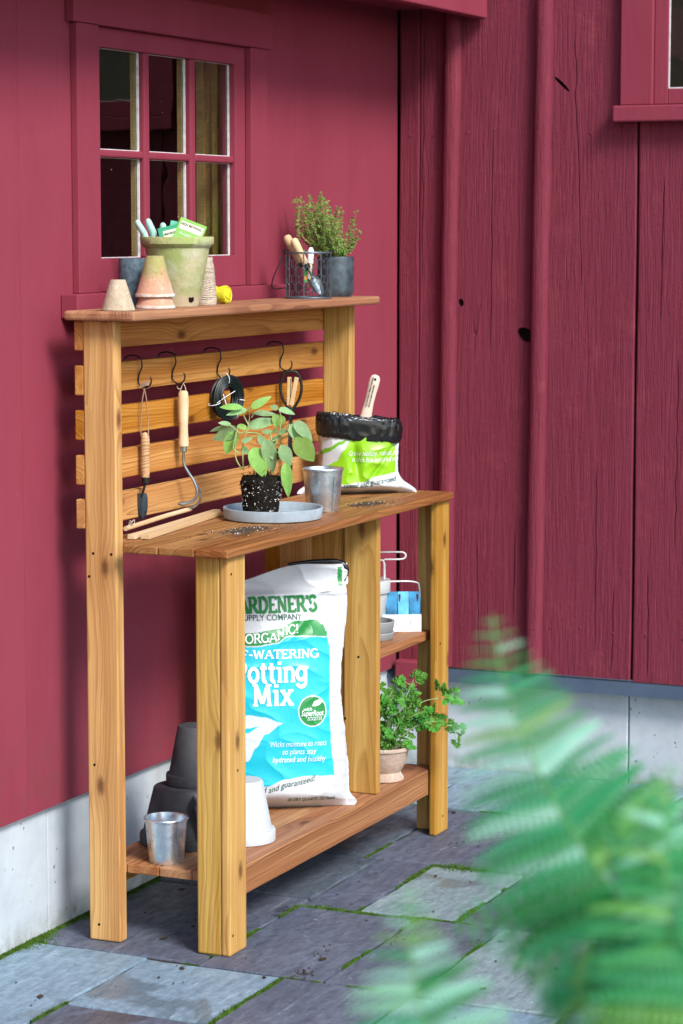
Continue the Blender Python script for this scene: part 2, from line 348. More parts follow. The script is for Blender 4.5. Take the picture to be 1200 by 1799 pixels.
def bez(pts, n=8):
    """Catmull-Rom through pts"""
    P = [Vector(p) for p in pts]; P = [P[0]*2-P[1]]+P+[P[-1]*2-P[-2]]; out = []
    for i in range(1, len(P)-2):
        for k in range(n):
            t = k/n; a, b, c, e = P[i-1:i+3]
            out.append(.5*((2*b)+(c-a)*t+(2*a-5*b+4*c-e)*t*t+(3*b-a-3*c+e)*t**3))
    out.append(P[-2]); return out

# ================================================================== SETTING
g = MB().box(-60, 60, -60, 60, -.3, -.06).build('ground', LAWN); g['kind'] = 'structure'
bed = MB().box(-2.7, 2.24, -3.4, .03, -.055, -.008).build('patio', SOIL); bed['kind'] = 'structure'

def flag(pts, mat, seed):
    """one flagstone: quad outline (x,y), edges broken up, arrises chamfered"""
    rnd = random.Random(seed); n = len(pts); out = []
    for i in range(n):
        a = Vector(pts[i]); b = Vector(pts[(i+1) % n]); L = (b-a).length; k = max(3, int(L/.05)); nr = Vector((-(b-a).y, (b-a).x)).normalized()
        for j in range(k):
            t = j/k; q = a+(b-a)*t
            if j: q = q+nr*(noise.noise((q.x*9+seed*3.1, q.y*9, 0))*.006+rnd.uniform(-.0015, .0015))
            else: q = q+Vector((rnd.uniform(-.002, .002), rnd.uniform(-.002, .002)))
            out.append(q)
    c = sum(out, Vector((0, 0)))/len(out); m = len(out); zt = rnd.uniform(-.0025, .0005)
    tx, ty = rnd.uniform(-.003, .003), rnd.uniform(-.003, .003)
    def H(q): return zt+tx*(q.x-c.x)+ty*(q.y-c.y)
    vs = []
    def shr(q, dd): e = q-c; return q-e*(dd/max(e.length, .01))
    for dd, z in ((.0, -.05), (.0006, -.004), (.0035, 0)):
        for q in out:
            s_ = shr(q, dd*(1+.6*noise.noise((q.x*30, q.y*30, seed)))); vs.append((s_.x, s_.y, z if z < -.02 else H(q)+z))
    vs.append((c.x, c.y, H(c)))
    fs = [(k*m+i, k*m+(i+1) % m, (k+1)*m+(i+1) % m, (k+1)*m+i) for k in range(2) for i in range(m)]+[(2*m+i, 2*m+(i+1) % m, 3*m) for i in range(m)]
    return MB().add(vs, fs).build('flagstone', mat, bed, smooth=30)
J = .0052
def rect(x0, x1, y0, y1, mat, seed): flag([(x0+J, y0+J), (x1-J, y0+J), (x1-J, y1-J), (x0+J, y1-J)], mat, seed)
B, G_, P_, D_ = SL_BLUE, SL_GREEN, SL_PURP, SL_DARK
STONES = [(-.66, -.07, -.336, -.016, B), (-.47, -.088, -.702, -.336, B), (-.07, .567, -.472, -.006, P_), (-.085, .49, -.80, -.472, P_),
 (.49, 1.02, -.632, -.472, P_), (.567, 1.02, -.472, -.006, D_), (.51, 1.02, -.90, -.632, G_), (1.02, 1.67, -.43, -.006, D_), (1.02, 1.67, -.88, -.43, P_),
 (1.67, 2.225, -.31, -.006, B), (1.67, 2.225, -1.022, -.31, B), (1.02, 1.81, -1.45, -.90, P_), (1.81, 2.225, -1.8, -1.022, D_), (-.46, -.09, -1.03, -.703, P_),
 (-.085, .51, -1.03, -.80, P_), (.51, 1.02, -1.45, -.90, P_), (-.1, .51, -1.55, -1.03, G_), (-.72, -.1, -1.40, -1.03, B), (-1.02, -.47, -.80, -.336, P_), (-1.15, -.66, -.336, -.016, P_),
 (-1.1, -.46, -1.03, -.80, B), (1.02, 1.81, -1.95, -1.45, G_), (.45, 1.02, -2.0, -1.45, B), (-.1, .45, -2.0, -1.55, P_), (-.72, -.1, -2.0, -1.40, P_), (-1.3, -.72, -1.7, -1.03, D_),
 (1.81, 2.225, -2.4, -1.8, B), (-1.7, -1.15, -.5, -.016, B), (-1.75, -1.1, -1.03, -.5, G_), (-2.0, -1.3, -1.7, -1.03, P_), (-1.6, -.72, -2.3, -1.7, B)]
for i, (a, b, c, e, m) in enumerate(STONES): rect(a, b, c, e, m, i+1)
k = 50
for yy in (-2.0, -2.5, -3.0):
    x = -1.6 if yy == -2.0 else -2.6
    while x < 2.1:
        wd = random.uniform(.45, .7)
        if yy == -2.0 and x < -.72: x = -.72; continue
        x2 = min(x+wd, 2.22)
        if x2 > 2.0: x2 = 2.22
        if not (yy == -2.0 and x2 > 1.81): rect(x, x2, yy-.5 if yy < -2 else -2.5, yy if yy < -2 else -2.0, random.choice((B, P_, G_, D_)), k)
        else: rect(x, 1.81, -2.5, -2.0, P_, k); rect(1.81, 2.22, -2.5, -2.4, D_, k+90); break
        k += 1; x = x2

# moss in the joints: tiny tufts, uncountable
def moss_line(mb, a, b, dens, wid, rnd, thr):
    a = Vector(a); b = Vector(b); L = (b-a).length
    for i in range(int(L*dens)):
        t = rnd.random(); q = a+(b-a)*t
        nz = noise.noise((q.x*5+3, q.y*5, 7))+.55*noise.noise((q.x*19, q.y*19, 2))
        if nz < thr: continue
        wl = wid*(.25+1.3*max(0, nz-thr))*.62; q = q+Vector((rnd.gauss(0, wl), rnd.gauss(0, wl)))
        h = rnd.uniform(.001, .0055)*(.7+max(0, nz)); s_ = rnd.uniform(.0016, .0036); an = rnd.uniform(0, 6.28)
        vs = [(q.x+s_*math.cos(an+j*2.09), q.y+s_*math.sin(an+j*2.09), -.006) for j in range(3)]+[(q.x+rnd.gauss(0, .003), q.y+rnd.gauss(0, .003), h-.002)]
        mb.add(vs, [(0, 1, 3), (1, 2, 3), (2, 0, 3)])
mb = MB(); rnd = random.Random(3)
for (a, b, dn, wd, th) in [((-1.2, -.010), (.6, -.008), 15000, .020, -0.46), ((.6, -.005), (2.2, -.005), 4000, .006, 0.14), ((-.66, -.336), (-.08, -.336), 5000, .006, 0.09), ((-.088, -.336), (-.088, -.8), 4200, .005, .0),
     ((-.47, -.703), (-.09, -.703), 5200, .007, -0.11), ((.0, -.472), (.5, -.472), 9000, .016, -0.01), ((.49, -.46), (.49, -.80), 9000, .016, -0.21), ((.49, -.632), (1.02, -.632), 4500, .005, 0.04), ((1.02, -.63), (1.02, -.9), 7000, .014, -.35),
     ((.5, -.90), (1.8, -.90), 4200, .007, 0.04), ((-.08, -.80), (.5, -.80), 5000, .007, 0.14), ((-.46, -1.03), (.5, -1.03), 5000, .007, 0.04), ((.51, -.8), (.51, -1.45), 4500, .006, 0.04), ((1.67, -.02), (1.67, -1.0), 2500, .004, .1),
     ((2.222, -.2), (2.222, -1.8), 2500, .005, 0.19), ((1.02, -.43), (1.67, -.43), 2500, .004, 0.24), ((-.09, -.7), (-.09, -1.1), 3000, .005, 0.14)]:
    moss_line(mb, a, b, dn, wd, rnd, th)
tag(mb.build('moss', MOSS), 'bright green moss growing in the joints between the slate flagstones', 'moss', kind='stuff')
# crumbs and leaf bits lying on the stones
mb = MB(); rnd = random.Random(12)
for i in range(140):
    q = (rnd.uniform(-.6, 2.1), rnd.uniform(-1.3, -.06)); s_ = rnd.uniform(.0015, .0045) if rnd.random() < .85 else rnd.uniform(.006, .011); an = rnd.uniform(0, 6.28); h = rnd.uniform(.001, .003)
    vs = [(q[0]+s_*math.cos(an+j*1.57)*(1.6 if j % 2 else .8), q[1]+s_*math.sin(an+j*1.57), .0015+rnd.uniform(0, .002)) for j in range(4)]+[(q[0], q[1], h+.003)]
    mb.add(vs, [(j, (j+1) % 4, 4) for j in range(4)])
for i in range(120):
    cx, cy, sg = rnd.choice(((.12, -.70, .03), (-.05, -.735, .025), (1.3, -.62, .05), (.3, -.83, .04), (1.46, -.70, .03)))
    q = (rnd.gauss(cx, sg), rnd.gauss(cy, sg*.5)); s_ = rnd.uniform(.001, .004)
    mb.add([(q[0]+s_*math.cos(j*2.1), q[1]+s_*math.sin(j*2.1), .001) for j in range(3)]+[(q[0], q[1], .001+s_)], [(0, 1, 3), (1, 2, 3), (2, 0, 3)])
tag(mb.build('ground_litter', simple('litter', (.045, .03, .02), .9, .1, 0, .6, 50)), 'specks of soil and dead leaf scattered over the flagstones', 'litter', kind='stuff')

# ---- smooth painted wall with the six-pane window
WL = thing('barn_wall', 'smooth red painted barn wall behind the potting bench, with its six-pane window', 'wall')
def panel(x0, x1, z0, z1): MB().box(x0, x1, -.02, .02, z0, z1).build('siding_panel', PAINT, WL)
GAPX = .001
xs = [-3.2, -1.98, -1.1, -.76, -.43, -.10, .252]
for a, b in zip(xs[:-1], xs[1:]): panel(a, b-GAPX, .32, 3.2)
panel(.252, .68, .32, 1.553); panel(.68+GAPX, 1.105, .32, 1.553); panel(.252, 1.105, 2.25, 3.2); panel(1.105+GAPX, 1.43, .32, 3.2); panel(1.43+GAPX, 1.82, .32, 3.2); panel(1.82+GAPX, 2.199, .32, 3.2)
MB().box(-3.2, .02, .0, .3, -.1, .33).build('foundation', CONC, WL, bevel=.004)
MB().box(.024, 2.3, .001, .3, -.1, .33).build('foundation', CONC, WL, bevel=.004)
hd = MB().box(-3.2, 2.185, -.33, -.29, 2.394, 2.62).build('fascia_board', PAINT, WL, bevel=.004)
MB().box(-3.2, 2.185, -.29, -.02, 2.43, 2.46).build('soffit_board', PAINT, WL)
MB().add([(-3.2, -.36, 2.62), (2.19, -.36, 2.62), (2.19, .02, 2.8), (-3.2, .02, 2.8), (-3.2, -.36, 2.64), (2.19, -.36, 2.64), (2.19, .02, 2.82), (-3.2, .02, 2.82)],
         [(0, 3, 2, 1), (4, 5, 6, 7), (0, 1, 5, 4), (1, 2, 6, 5), (2, 3, 7, 6), (3, 0, 4, 7)]).build('hood_roof', PAINT, WL)

def glassmat():
    m = bpy.data.materials.new('window_glass'); m.use_nodes = True; t = m.node_tree; t.nodes.clear()
    out = t.nodes.new('ShaderNodeOutputMaterial'); mx = t.nodes.new('ShaderNodeMixShader'); tr = t.nodes.new('ShaderNodeBsdfTransparent'); gl = t.nodes.new('ShaderNodeBsdfGlossy'); fr = t.nodes.new('ShaderNodeFresnel')
    fr.inputs[0].default_value = 1.62; gl.inputs['Roughness'].default_value = .0; tr.inputs[0].default_value = (.9, .95, .93, 1)
    no = t.nodes.new('ShaderNodeTexNoise'); no.inputs['Scale'].default_value = 7.; bp = t.nodes.new('ShaderNodeBump'); bp.inputs['Strength'].default_value = .05; bp.inputs['Distance'].default_value = .01
    tc = t.nodes.new('ShaderNodeTexCoord'); t.links.new(tc.outputs['Object'], no.inputs['Vector'])
    t.links.new(no.outputs[0], bp.inputs['Height']); t.links.new(bp.outputs[0], gl.inputs['Normal'])
    ge = t.nodes.new('ShaderNodeNewGeometry'); fb = t.nodes.new('ShaderNodeMath'); fb.operation = 'SUBTRACT'; fb.use_clamp = True; t.links.new(fr.outputs[0], fb.inputs[0]); t.links.new(ge.outputs['Backfacing'], fb.inputs[1]); t.links.new(fb.outputs[0], mx.inputs[0]); t.links.new(tr.outputs[0], mx.inputs[1]); t.links.new(gl.outputs[0], mx.inputs[2])
    # dried paint and dust specks on the pane
    vo = t.nodes.new('ShaderNodeTexVoronoi'); vo.inputs['Scale'].default_value = 55.; t.links.new(tc.outputs['Object'], vo.inputs['Vector'])
    n2 = t.nodes.new('ShaderNodeTexNoise'); n2.inputs['Scale'].default_value = 9.; t.links.new(tc.outputs['Object'], n2.inputs['Vector'])
    lt = t.nodes.new('ShaderNodeMath'); lt.operation = 'LESS_THAN'; t.links.new(vo.outputs['Distance'], lt.inputs[0]); lt.inputs[1].default_value = .075
    gt = t.nodes.new('ShaderNodeMath'); gt.operation = 'GREATER_THAN'; t.links.new(n2.outputs[0], gt.inputs[0]); gt.inputs[1].default_value = .63
    ml = t.nodes.new('ShaderNodeMath'); ml.operation = 'MULTIPLY'; t.links.new(lt.outputs[0], ml.inputs[0]); t.links.new(gt.outputs[0], ml.inputs[1])
    m3 = t.nodes.new('ShaderNodeMath'); m3.operation = 'MULTIPLY'; t.links.new(ml.outputs[0], m3.inputs[0]); m3.inputs[1].default_value = .6
    df = t.nodes.new('ShaderNodeBsdfDiffuse'); df.inputs[0].default_value = (.6, .62, .62, 1); m2 = t.nodes.new('ShaderNodeMixShader')
    t.links.new(m3.outputs[0], m2.inputs[0]); t.links.new(mx.outputs[0], m2.inputs[1]); t.links.new(df.outputs[0], m2.inputs[2]); t.links.new(m2.outputs[0], out.inputs[0]); return m
GLASS = glassmat(); PUTTY = simple('white_glazing_putty', (.62, .6, .6), .7, .3, 0, .2, 50)
WIN = part('window', WL)
MB().box(.145, .252, -.04, -.0205, 1.585, 2.245).build('casing', PAINT, WIN, bevel=.002)
MB().box(1.105, 1.21, -.04, -.0205, 1.585, 2.245).build('casing', PAINT, WIN, bevel=.002)
MB().box(.122, 1.234, -.046, -.0205, 2.2455, 2.345).build('casing', PAINT, WIN, bevel=.002)
MB().box(.085, 1.27, -.068, -.0205, 1.525, 1.5845).build('sill', PAINT, WIN, bevel=.003)
SZ = (1.585, 1.669, 1.923, 1.942, 2.195, 2.245); SX = (.2525, .289, .522, .552, .780, .810, 1.042, 1.1045)
mb = MB().box(SX[0], SX[1], -.021, .02, SZ[0], SZ[5]); mb.box(SX[6], SX[7], -.021, .02, SZ[0], SZ[5]); mb.box(SX[1]+.0002, SX[6]-.0002, -.0208, .02, SZ[0], SZ[1]); mb.box(SX[1]+.0002, SX[6]-.0002, -.0208, .02, SZ[4], SZ[5])
mb.build('sash', PAINT, WIN, bevel=.002)
for xa, xb in ((SX[2], SX[3]), (SX[4], SX[5])):
    MB().box(xa, xb, -.019, .002, SZ[1], SZ[4]).build('muntin', PAINT, WIN, bevel=.005)
    MB().box(xa-.002, xb+.002, .004, .021, SZ[1], SZ[4]).build('muntin', RAWPINE, WIN)
for xa, xb in ((SX[1], SX[2]), (SX[3], SX[4]), (SX[5], SX[6])):
    MB().box(xa, xb, -.018, .002, SZ[2], SZ[3]).build('muntin', PAINT, WIN, bevel=.005)
    for za, zb in ((SZ[1], SZ[2]), (SZ[3], SZ[4])):
        MB().box(xa+.001, xb-.001, .0022, .0032, za+.001, zb-.001).build('pane', GLASS, WIN)
        m_ = MB()
        for (a0, a1, c0, c1) in ((xb-.0036, xb-.0005, za+.0005, zb-.0005), (xa+.0005, xb-.0037, za+.0005, za+.0026), (xa+.0005, xb-.0037, zb-.0016, zb-.0005)):
            m_.box(a0, a1, -.004+random.uniform(0, .001), .0021, c0, c1)
        m_.build('putty', PUTTY, WIN)
MB().box(1.0755, 1.10, .021, .115, 1.6, 2.26).build('jamb', RAWPINE, WIN); MB().box(1.062, 1.0752, .045, .062, 1.6, 2.26).build('jamb', RAWPINE, WIN); MB().box(1.066, 1.0752, .09, .114, 1.6, 2.26).build('jamb', RAWPINE, WIN)
MB().box(.1, 1.4, .021, .23, 1.57, 1.599).build('interior_sill', RAWPINE, WIN)
rm = MB(); rm.box(-1.5, 3.4, .35, 3.4, .4, .45); rm.box(-1.5, 3.4, 3.4, 3.45, .4, 3.); rm.box(-1.5, 3.4, .35, 3.4, 2.9, 2.95); rm.box(3.4, 3.45, .35, 3.4, .4, 3.); rm.box(-1.55, -1.5, .35, .6, .4, 3.); rm.box(-1.55, -1.5, 2.9, 3.4, .4, 3.); rm.box(-1.55, -1.5, .6, 2.9, .4, .9); rm.box(-1.55, -1.5, .6, 2.9, 2.8, 3.)  # opening in the unseen left wall added to let skylight onto the jambs
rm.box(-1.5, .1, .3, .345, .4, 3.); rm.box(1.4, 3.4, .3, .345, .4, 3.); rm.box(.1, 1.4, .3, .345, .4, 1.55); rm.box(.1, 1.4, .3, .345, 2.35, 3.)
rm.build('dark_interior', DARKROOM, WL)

# ---- rough board wall at right angles
WR = thing('barn_wall', 'rough weathered red plank wall with battens, right of the corner', 'wall')
def cutboard(name, y0, y1, zb, holes=(), x=2.20, cracks=()):
    mb = MB(); n = 40; zs = [zb+(3.3-zb)*i/n for i in range(n+1)]
    vs = []; sd = y0*7.3
    for z in zs:
        e0 = noise.noise((z*2.2, sd, 0))*.003; e1 = noise.noise((z*2.2, sd+9, 0))*.003
        c0 = noise.noise((z*1.1, sd, 4))*.004
        for (yy, xx) in ((y0+e0, x+.025), (y0+e0, x+.002+c0*.3), (y0+e0-.004, x+c0*.5), ((y0+y1)/2, x+.001+c0*.5), (y1+e1+.004, x+c0*.5), (y1+e1, x+.002+c0*.3), (y1+e1, x+.025)): vs.append((xx, yy, z))
    fs = [(i*7+j, (i+1)*7+j, (i+1)*7+(j+1) % 7, i*7+(j+1) % 7) for i in range(n) for j in range(7)]+[tuple(range(7)), tuple(reversed(range(n*7, n*7+7)))]
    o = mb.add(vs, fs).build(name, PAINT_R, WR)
    bm = bmesh.new(); bm.from_mesh(o.data); bmesh.ops.recalc_face_normals(bm, faces=bm.faces); bm.to_mesh(o.data); bm.free()
    for (hy, hz, a, b, tilt) in holes:
        cu = MB().tube([(x-.03, hy, hz), (x+.05, hy, hz)], [1, 1], 16).build('cutter', PAINT_R)
        for v in cu.data.vertices:
            dy, dz = v.co.y-hy, v.co.z-hz; ct, st = math.cos(tilt), math.sin(tilt); dy, dz = dy*a, dz*b; v.co.y = hy+dy*ct-dz*st; v.co.z = hz+dy*st+dz*ct
        md = o.modifiers.new('cut', 'BOOLEAN'); md.operation = 'DIFFERENCE'; md.object = cu; md.solver = 'EXACT'
        bpy.context.view_layer.update(); dg = bpy.context.evaluated_depsgraph_get()
        me = bpy.data.meshes.new_from_object(o.evaluated_get(dg)); o.modifiers.clear(); o.data = me; bpy.data.objects.remove(cu)
    for pts in cracks:
        n = len(pts); vs = []
        for i, (cy, cz) in enumerate(pts):
            wd = .0022*(1 if 0 < i < n-1 else .15)
            vs += [(x-.02, cy-wd, cz), (x-.02, cy+wd, cz), (x+.03, cy+wd*.4, cz), (x+.03, cy-wd*.4, cz)]
        fs = [(4*i+j, 4*i+(j+1) % 4, 4*i+4+(j+1) % 4, 4*i+4+j) for i in range(n-1) for j in range(4)]+[(3, 2, 1, 0), (4*n-4, 4*n-3, 4*n-2, 4*n-1)]
        cu = MB().add(vs, fs).build('cutter', PAINT_R); bm = bmesh.new(); bm.from_mesh(cu.data); bmesh.ops.recalc_face_normals(bm, faces=bm.faces); bm.to_mesh(cu.data); bm.free()
        md = o.modifiers.new('cut', 'BOOLEAN'); md.operation = 'DIFFERENCE'; md.object = cu; md.solver = 'EXACT'
        bpy.context.view_layer.update(); dg = bpy.context.evaluated_depsgraph_get()
        me = bpy.data.meshes.new_from_object(o.evaluated_get(dg)); o.modifiers.clear(); o.data = me; bpy.data.objects.remove(cu)
    return o
def wob(y0, z0, y1, z1, n=14, a=.004, sd=0.): return [(y0+(y1-y0)*i/n+a*noise.noise((i*.6, sd, 2))+.4*a*noise.noise((i*2.1, sd, 5)), z0+(z1-z0)*i/n) for i in range(n+1)]
cutboard('board', -.028, -.095, .338); cutboard('board', -.098, -.205, .334, cracks=[wob(-.112, 2.4, -.106, 1.55, sd=1.), wob(-.15, 1.0, -.145, .52, sd=2.)])
cutboard('board', -.209, -.508, .331, [(-.222-.018, 1.508, .010, .013, 0), (-.458, 1.41, .030, .021, .5)], cracks=[wob(-.345, 2.05, -.342, 1.35, sd=3.), wob(-.30, .75, -.31, .36, 10, sd=4.), wob(-.43, .8, -.425, .50, 10, sd=5.)])
cutboard('board', -.512, -.817, .333, [(-.572, 2.187, .034, .006, .75)], cracks=[wob(-.612, 2.35, -.645, 1.55, 16, .008, 6.), wob(-.70, 1.0, -.70, .40, sd=7.), wob(-.76, .62, -.755, .34, 10, sd=8.)])
cutboard('board', -.8255, -1.10, .329, cracks=[wob(-.905, 1.9, -.90, 1.45, sd=9.), wob(-.87, .70, -.875, .335, 10, sd=10.), wob(-.96, 1.35, -.955, .75, sd=11.)]); cutboard('board', -1.104, -1.40, .333)
y = -1.404; rr_ = random.Random(5)
while y > -4.6:
    w_ = rr_.uniform(.26, .33); cutboard('board', y, y-w_, .331+rr_.uniform(-.004, .004)); y -= w_+.004
MB().box(2.226, 2.24, -4.7, 0, .33, 3.3).build('backing', simple('dark_gap', (.012, .006, .007), .9, .1), WR)
def batten(yc, wd=.05, lean=0.):
    n = 44; vs = []; sd = yc*5
    for i in range(n+1):
        z = .336+(3.3-.336)*i/n; e = noise.noise((z*1.6, sd, 1))*.003+lean*(z-1.3); w2 = wd/2+noise.noise((z*3, sd, 3))*.0015
        for (dy, dx) in ((w2, 0), (w2*.98, .018), (w2*.72, .027), (w2*.2, .030), (-w2*.5, .0285), (-w2*.85, .022), (-w2, .012), (-w2, 0)): vs.append((2.197-dx, yc+e+dy, z))
    fs = [(i*8+j, i*8+(j+1) % 8, (i+1)*8+(j+1) % 8, (i+1)*8+j) for i in range(n) for j in range(8)]+[tuple(reversed(range(8))), tuple(range(n*8, n*8+8))]
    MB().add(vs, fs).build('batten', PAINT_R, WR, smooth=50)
batten(-.203, .050, -.009); batten(-.508, .052, -.008); batten(-1.40, .05)
for y in (-1.98, -2.58, -3.2, -3.8): batten(y, .05)
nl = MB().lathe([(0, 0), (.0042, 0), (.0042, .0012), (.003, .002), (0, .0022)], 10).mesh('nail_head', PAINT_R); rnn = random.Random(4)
for zz in (2.045, .48, 2.9):
    for yy in (-.06, -.14, -.25, -.36, -.46, -.56, -.66, -.76, -.87, -.98, -1.08, -.205, -.508):
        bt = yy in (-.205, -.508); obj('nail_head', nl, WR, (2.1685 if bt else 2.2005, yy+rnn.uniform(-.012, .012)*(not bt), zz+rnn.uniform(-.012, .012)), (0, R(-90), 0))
MB().box(2.15, 2.196, -.135, -.035, .262, .35).build('corner_block', PAINT, WR, bevel=.006)
MB().add([(2.19, 0, .326), (2.19, -4.7, .326), (2.168, -4.7, .288), (2.168, 0, .288), (2.226, 0, .326), (2.226, -4.7, .326), (2.226, -4.7, .280), (2.226, 0, .280)],
         [(0, 3, 2, 1), (0, 1, 5, 4), (3, 7, 6, 2), (4, 5, 6, 7), (0, 4, 7, 3), (1, 2, 6, 5)]).build('flashing', FLASH, WR)
MB().box(2.225, 2.5, -.804, .0, -.1, .285).build('foundation', CONC, WR, bevel=.004)
MB().box(2.2255, 2.5, -4.7, -.808, -.1, .285).build('foundation', CONC, WR, bevel=.004)
W2 = part('window', WR)
MB().box(2.168, 2.197, -.873, -.771, 2.117, 2.95).build('casing', PAINT, W2, bevel=.003); MB().box(2.168, 2.197, -1.95, -1.85, 2.117, 2.95).build('casing', PAINT, W2, bevel=.003)
MB().box(2.166, 2.197, -1.97, -.75, 2.951, 3.06).build('casing', PAINT, W2, bevel=.003); MB().box(2.145, 2.197, -1.98, -.754, 2.066, 2.1155).build('sill', PAINT, W2, bevel=.005)
mb = MB().box(2.182, 2.196, -.918, -.8735, 2.118, 2.95); mb.box(2.182, 2.196, -1.8495, -1.80, 2.118, 2.95); mb.box(2.1822, 2.196, -1.7999, -.9181, 2.118, 2.165); mb.box(2.1822, 2.196, -1.7999, -.9181, 2.9, 2.95)
for yy in (-1.2, -1.5): mb.box(2.184, 2.196, yy-.012, yy+.012, 2.1652, 2.8998)
mb.build('sash', PAINT, W2, bevel=.003)
for ya, yb in ((-1.19, -.918), (-1.49, -1.21), (-1.80, -1.51)): MB().box(2.1905, 2.1915, ya, yb, 2.166, 2.899).build('pane', GLASS, W2)
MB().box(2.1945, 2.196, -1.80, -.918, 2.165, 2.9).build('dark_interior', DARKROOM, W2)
m_ = MB().box(2.1865, 2.1903, -.922, -.9181, 2.166, 2.899); m_.box(2.1865, 2.1903, -1.188, -.922, 2.1653, 2.169); m_.build('putty', PUTTY, W2)

# ================================================================== POTTING BENCH
BN = thing('potting_bench', 'honey coloured cedar potting bench with slatted back against the red wall', 'bench')
LEN = 1.413; ZW = .993; ZL = .193; ZM = .592; ZT = 1.549
board('back_post', 0, .036, -.217, -.131, 0, 1.5255, CEDAR, BN, 'z'); board('back_post', 1.386, 1.422, -.217, -.131, 0, 1.5255, CEDAR, BN, 'z')
for zt in (1.524, 1.416, 1.308, 1.199, 1.092): board('slat', 0.002, 1.42, -.1305, -.105, zt-.072, zt, CEDAR_S, BN, 'x', .003)
board('top_shelf', -.035, 1.438, -.29, -.098, 1.526, ZT, CEDAR_R, BN, 'x', .006)
for sgn, x0 in ((1, 0.), (-1, LEN)):
    a, b = (x0, x0+.03) if sgn > 0 else (x0-.03, x0)
    board('front_leg', a, b, -.495, -.43, 0, ZW-.021, CEDAR, BN, 'z', .005)
    a, b = (x0-.0015, x0+.093) if sgn > 0 else (x0-.093, x0+.0015)
    board('front_leg', a, b, -.519, -.4955, 0, ZW-.0212, CEDAR, BN, 'z', .006)
yb = [-.535, -.446, -.348, -.251, -.155]
for i, (a, b) in enumerate(zip(yb[:-1], yb[1:])):
    board('worktop_plank', (-.034, -.034, -.034, .038)[i], 1.408 if i < 3 else 1.384, a+.0008, b-.0008, ZW-.021-.0004*i, ZW-.0003*i, CEDAR_R, BN, 'x', .004)
for a, b in ((-.488, -.40), (-.398, -.31), (-.308, -.22), (-.218, -.134)):
    board('lower_shelf_plank', .032 if b > -.42 else .096, 1.381, a, b, ZL-.024, ZL, CEDAR_R, BN, 'x', .003)
board('apron', .094, 1.319, -.4945, -.4885, ZL-.072, ZL-.0005, CEDAR_R, BN, 'x', .002)
board('rear_rail', .037, 1.385, -.16, -.136, ZL-.075, ZL-.025, CEDAR, BN, 'x', .002)
board('divider_board', .965, .99, -.486, -.385, ZL+.0005, ZW-.0215, CEDAR, BN, 'z', .004)
for a, b in ((-.3845, -.285), (-.2845, -.185), (-.1845, -.14)): board('divider_board', .974, .991, a, b, ZL+.0005, ZW-.0215, CEDAR, BN, 'z', .002)
for a, b in ((-.478, -.36), (-.358, -.24), (-.238, -.14)): board('middle_shelf_plank', .992, 1.3825, a, b, ZM-.026, ZM, CEDAR_R, BN, 'x', .003)
HOLE = simple('screw_hole_dark', (.01, .006, .004), .9, .1)
scr = MB().tube([(0, 0, 0), (.0012, 0, 0)], .0034, 12).mesh('screw_hole', HOLE)
for (x, y, z) in [(-.0006, -.141, .905), (-.0006, -.153, .962), (-.0006, -.203, .962), (-.0006, -.158, .04), (-.0006, -.15, .44), (.9645, -.43, .575), (.9645, -.39, .40)]: obj('screw_hole', scr, BN, (x, y, z))
for (x, z) in [(.015, .93), (.015, .05), (.045, .45), (1.345, .56), (1.37, .05)]: obj('screw_hole', scr, BN, (x, -.5184, z), (0, 0, R(-90)))

# ================================================================== POTS
def pot_profile(rb, rt, h, rim_h=0., rim_w=0., wall=.005, floor=.006):
    p = [(0, 0), (rb-.002, 0), (rb, .002)]
    if rim_h: p += [(rb+(rt-rim_w-rb)*(h-rim_h)/h, h-rim_h), (rt-.001, h-rim_h+.0005), (rt, h-rim_h+.003), (rt, h-.002), (rt-.002, h)]
    else: p += [(rt, h-.002), (rt-.0015, h)]
    p += [(rt-wall, h-.001), (rt-wall-.001-(rim_w if rim_h else 0), h-max(rim_h, .01)), (rb-wall*.6, floor), (0, floor)]
    return p
def flip(p): H = max(z for _, z in p); return [(a, H-z) for a, z in reversed(p)]
def pot(name, mat, prof, loc, label, cat='pot', wob=.008, inv=False, group=None, smooth=40, n=56):
    return tag(MB().lathe(flip(prof) if inv else prof, n, wob, loc[0]*9).build(name, mat, None, loc, smooth=smooth), label, cat, group)
pot('clay_pot', TERRA_TAN, pot_profile(.0185, .0405, .074, 0, 0, .004), (.012, -.222, ZT+.0003), 'small tan weathered clay pot upside down at the left end of the top shelf', inv=True, wob=.02)
pp = pot_profile(.0215, .0495, .100, .012, .003, .004)
TP = [(0, 0), (.0205, 0), (.022, .002), (.0315, .04), (.0445, .088), (.0478, .092), (.0492, .095), (.0492, .099), (.0475, .1005), (.044, .0995), (.04, .085), (.018, .006), (0, .006)]
pot('clay_pot', TERRA_PINK, TP, (.187, -.228, ZT+.0003), 'pink and white rimmed clay pot, lower of the upside-down nested pair', inv=True, wob=.012)
pot('clay_pot', TERRA_PINK, TP, (.188, -.227, ZT+.0286), 'upside-down clay pot with green algae, upper of the nested pair', inv=True, wob=.012)
pot('stoneware_jar', BLUEGLAZE, [(0, 0), (.026, 0), (.028, .003), (.031, .05), (.0345, .095), (.034, .112), (.0335, .121), (.031, .122), (.03, .11), (.024, .006), (0, .006)], (.228, -.142, ZT+.0003), 'blue grey pitted stoneware jar behind the small clay pots', 'jar')
BP = [(0, 0), (.052, 0), (.054, .003), (.0795, .135), (.081, .146), (.088, .152), (.0925, .157), (.093, .172), (.0915, .1745), (.087, .174), (.083, .155), (.074, .12), (.05, .01), (0, .01)]
big = thing('planter_pot', 'large green algae covered clay pot holding gloves and seed packets', 'pot', (.369, -.193, ZT+.0003))
MB().lathe(BP, 64, .006, 2).build('pot_body', TERRA_GREEN, big, smooth=40)
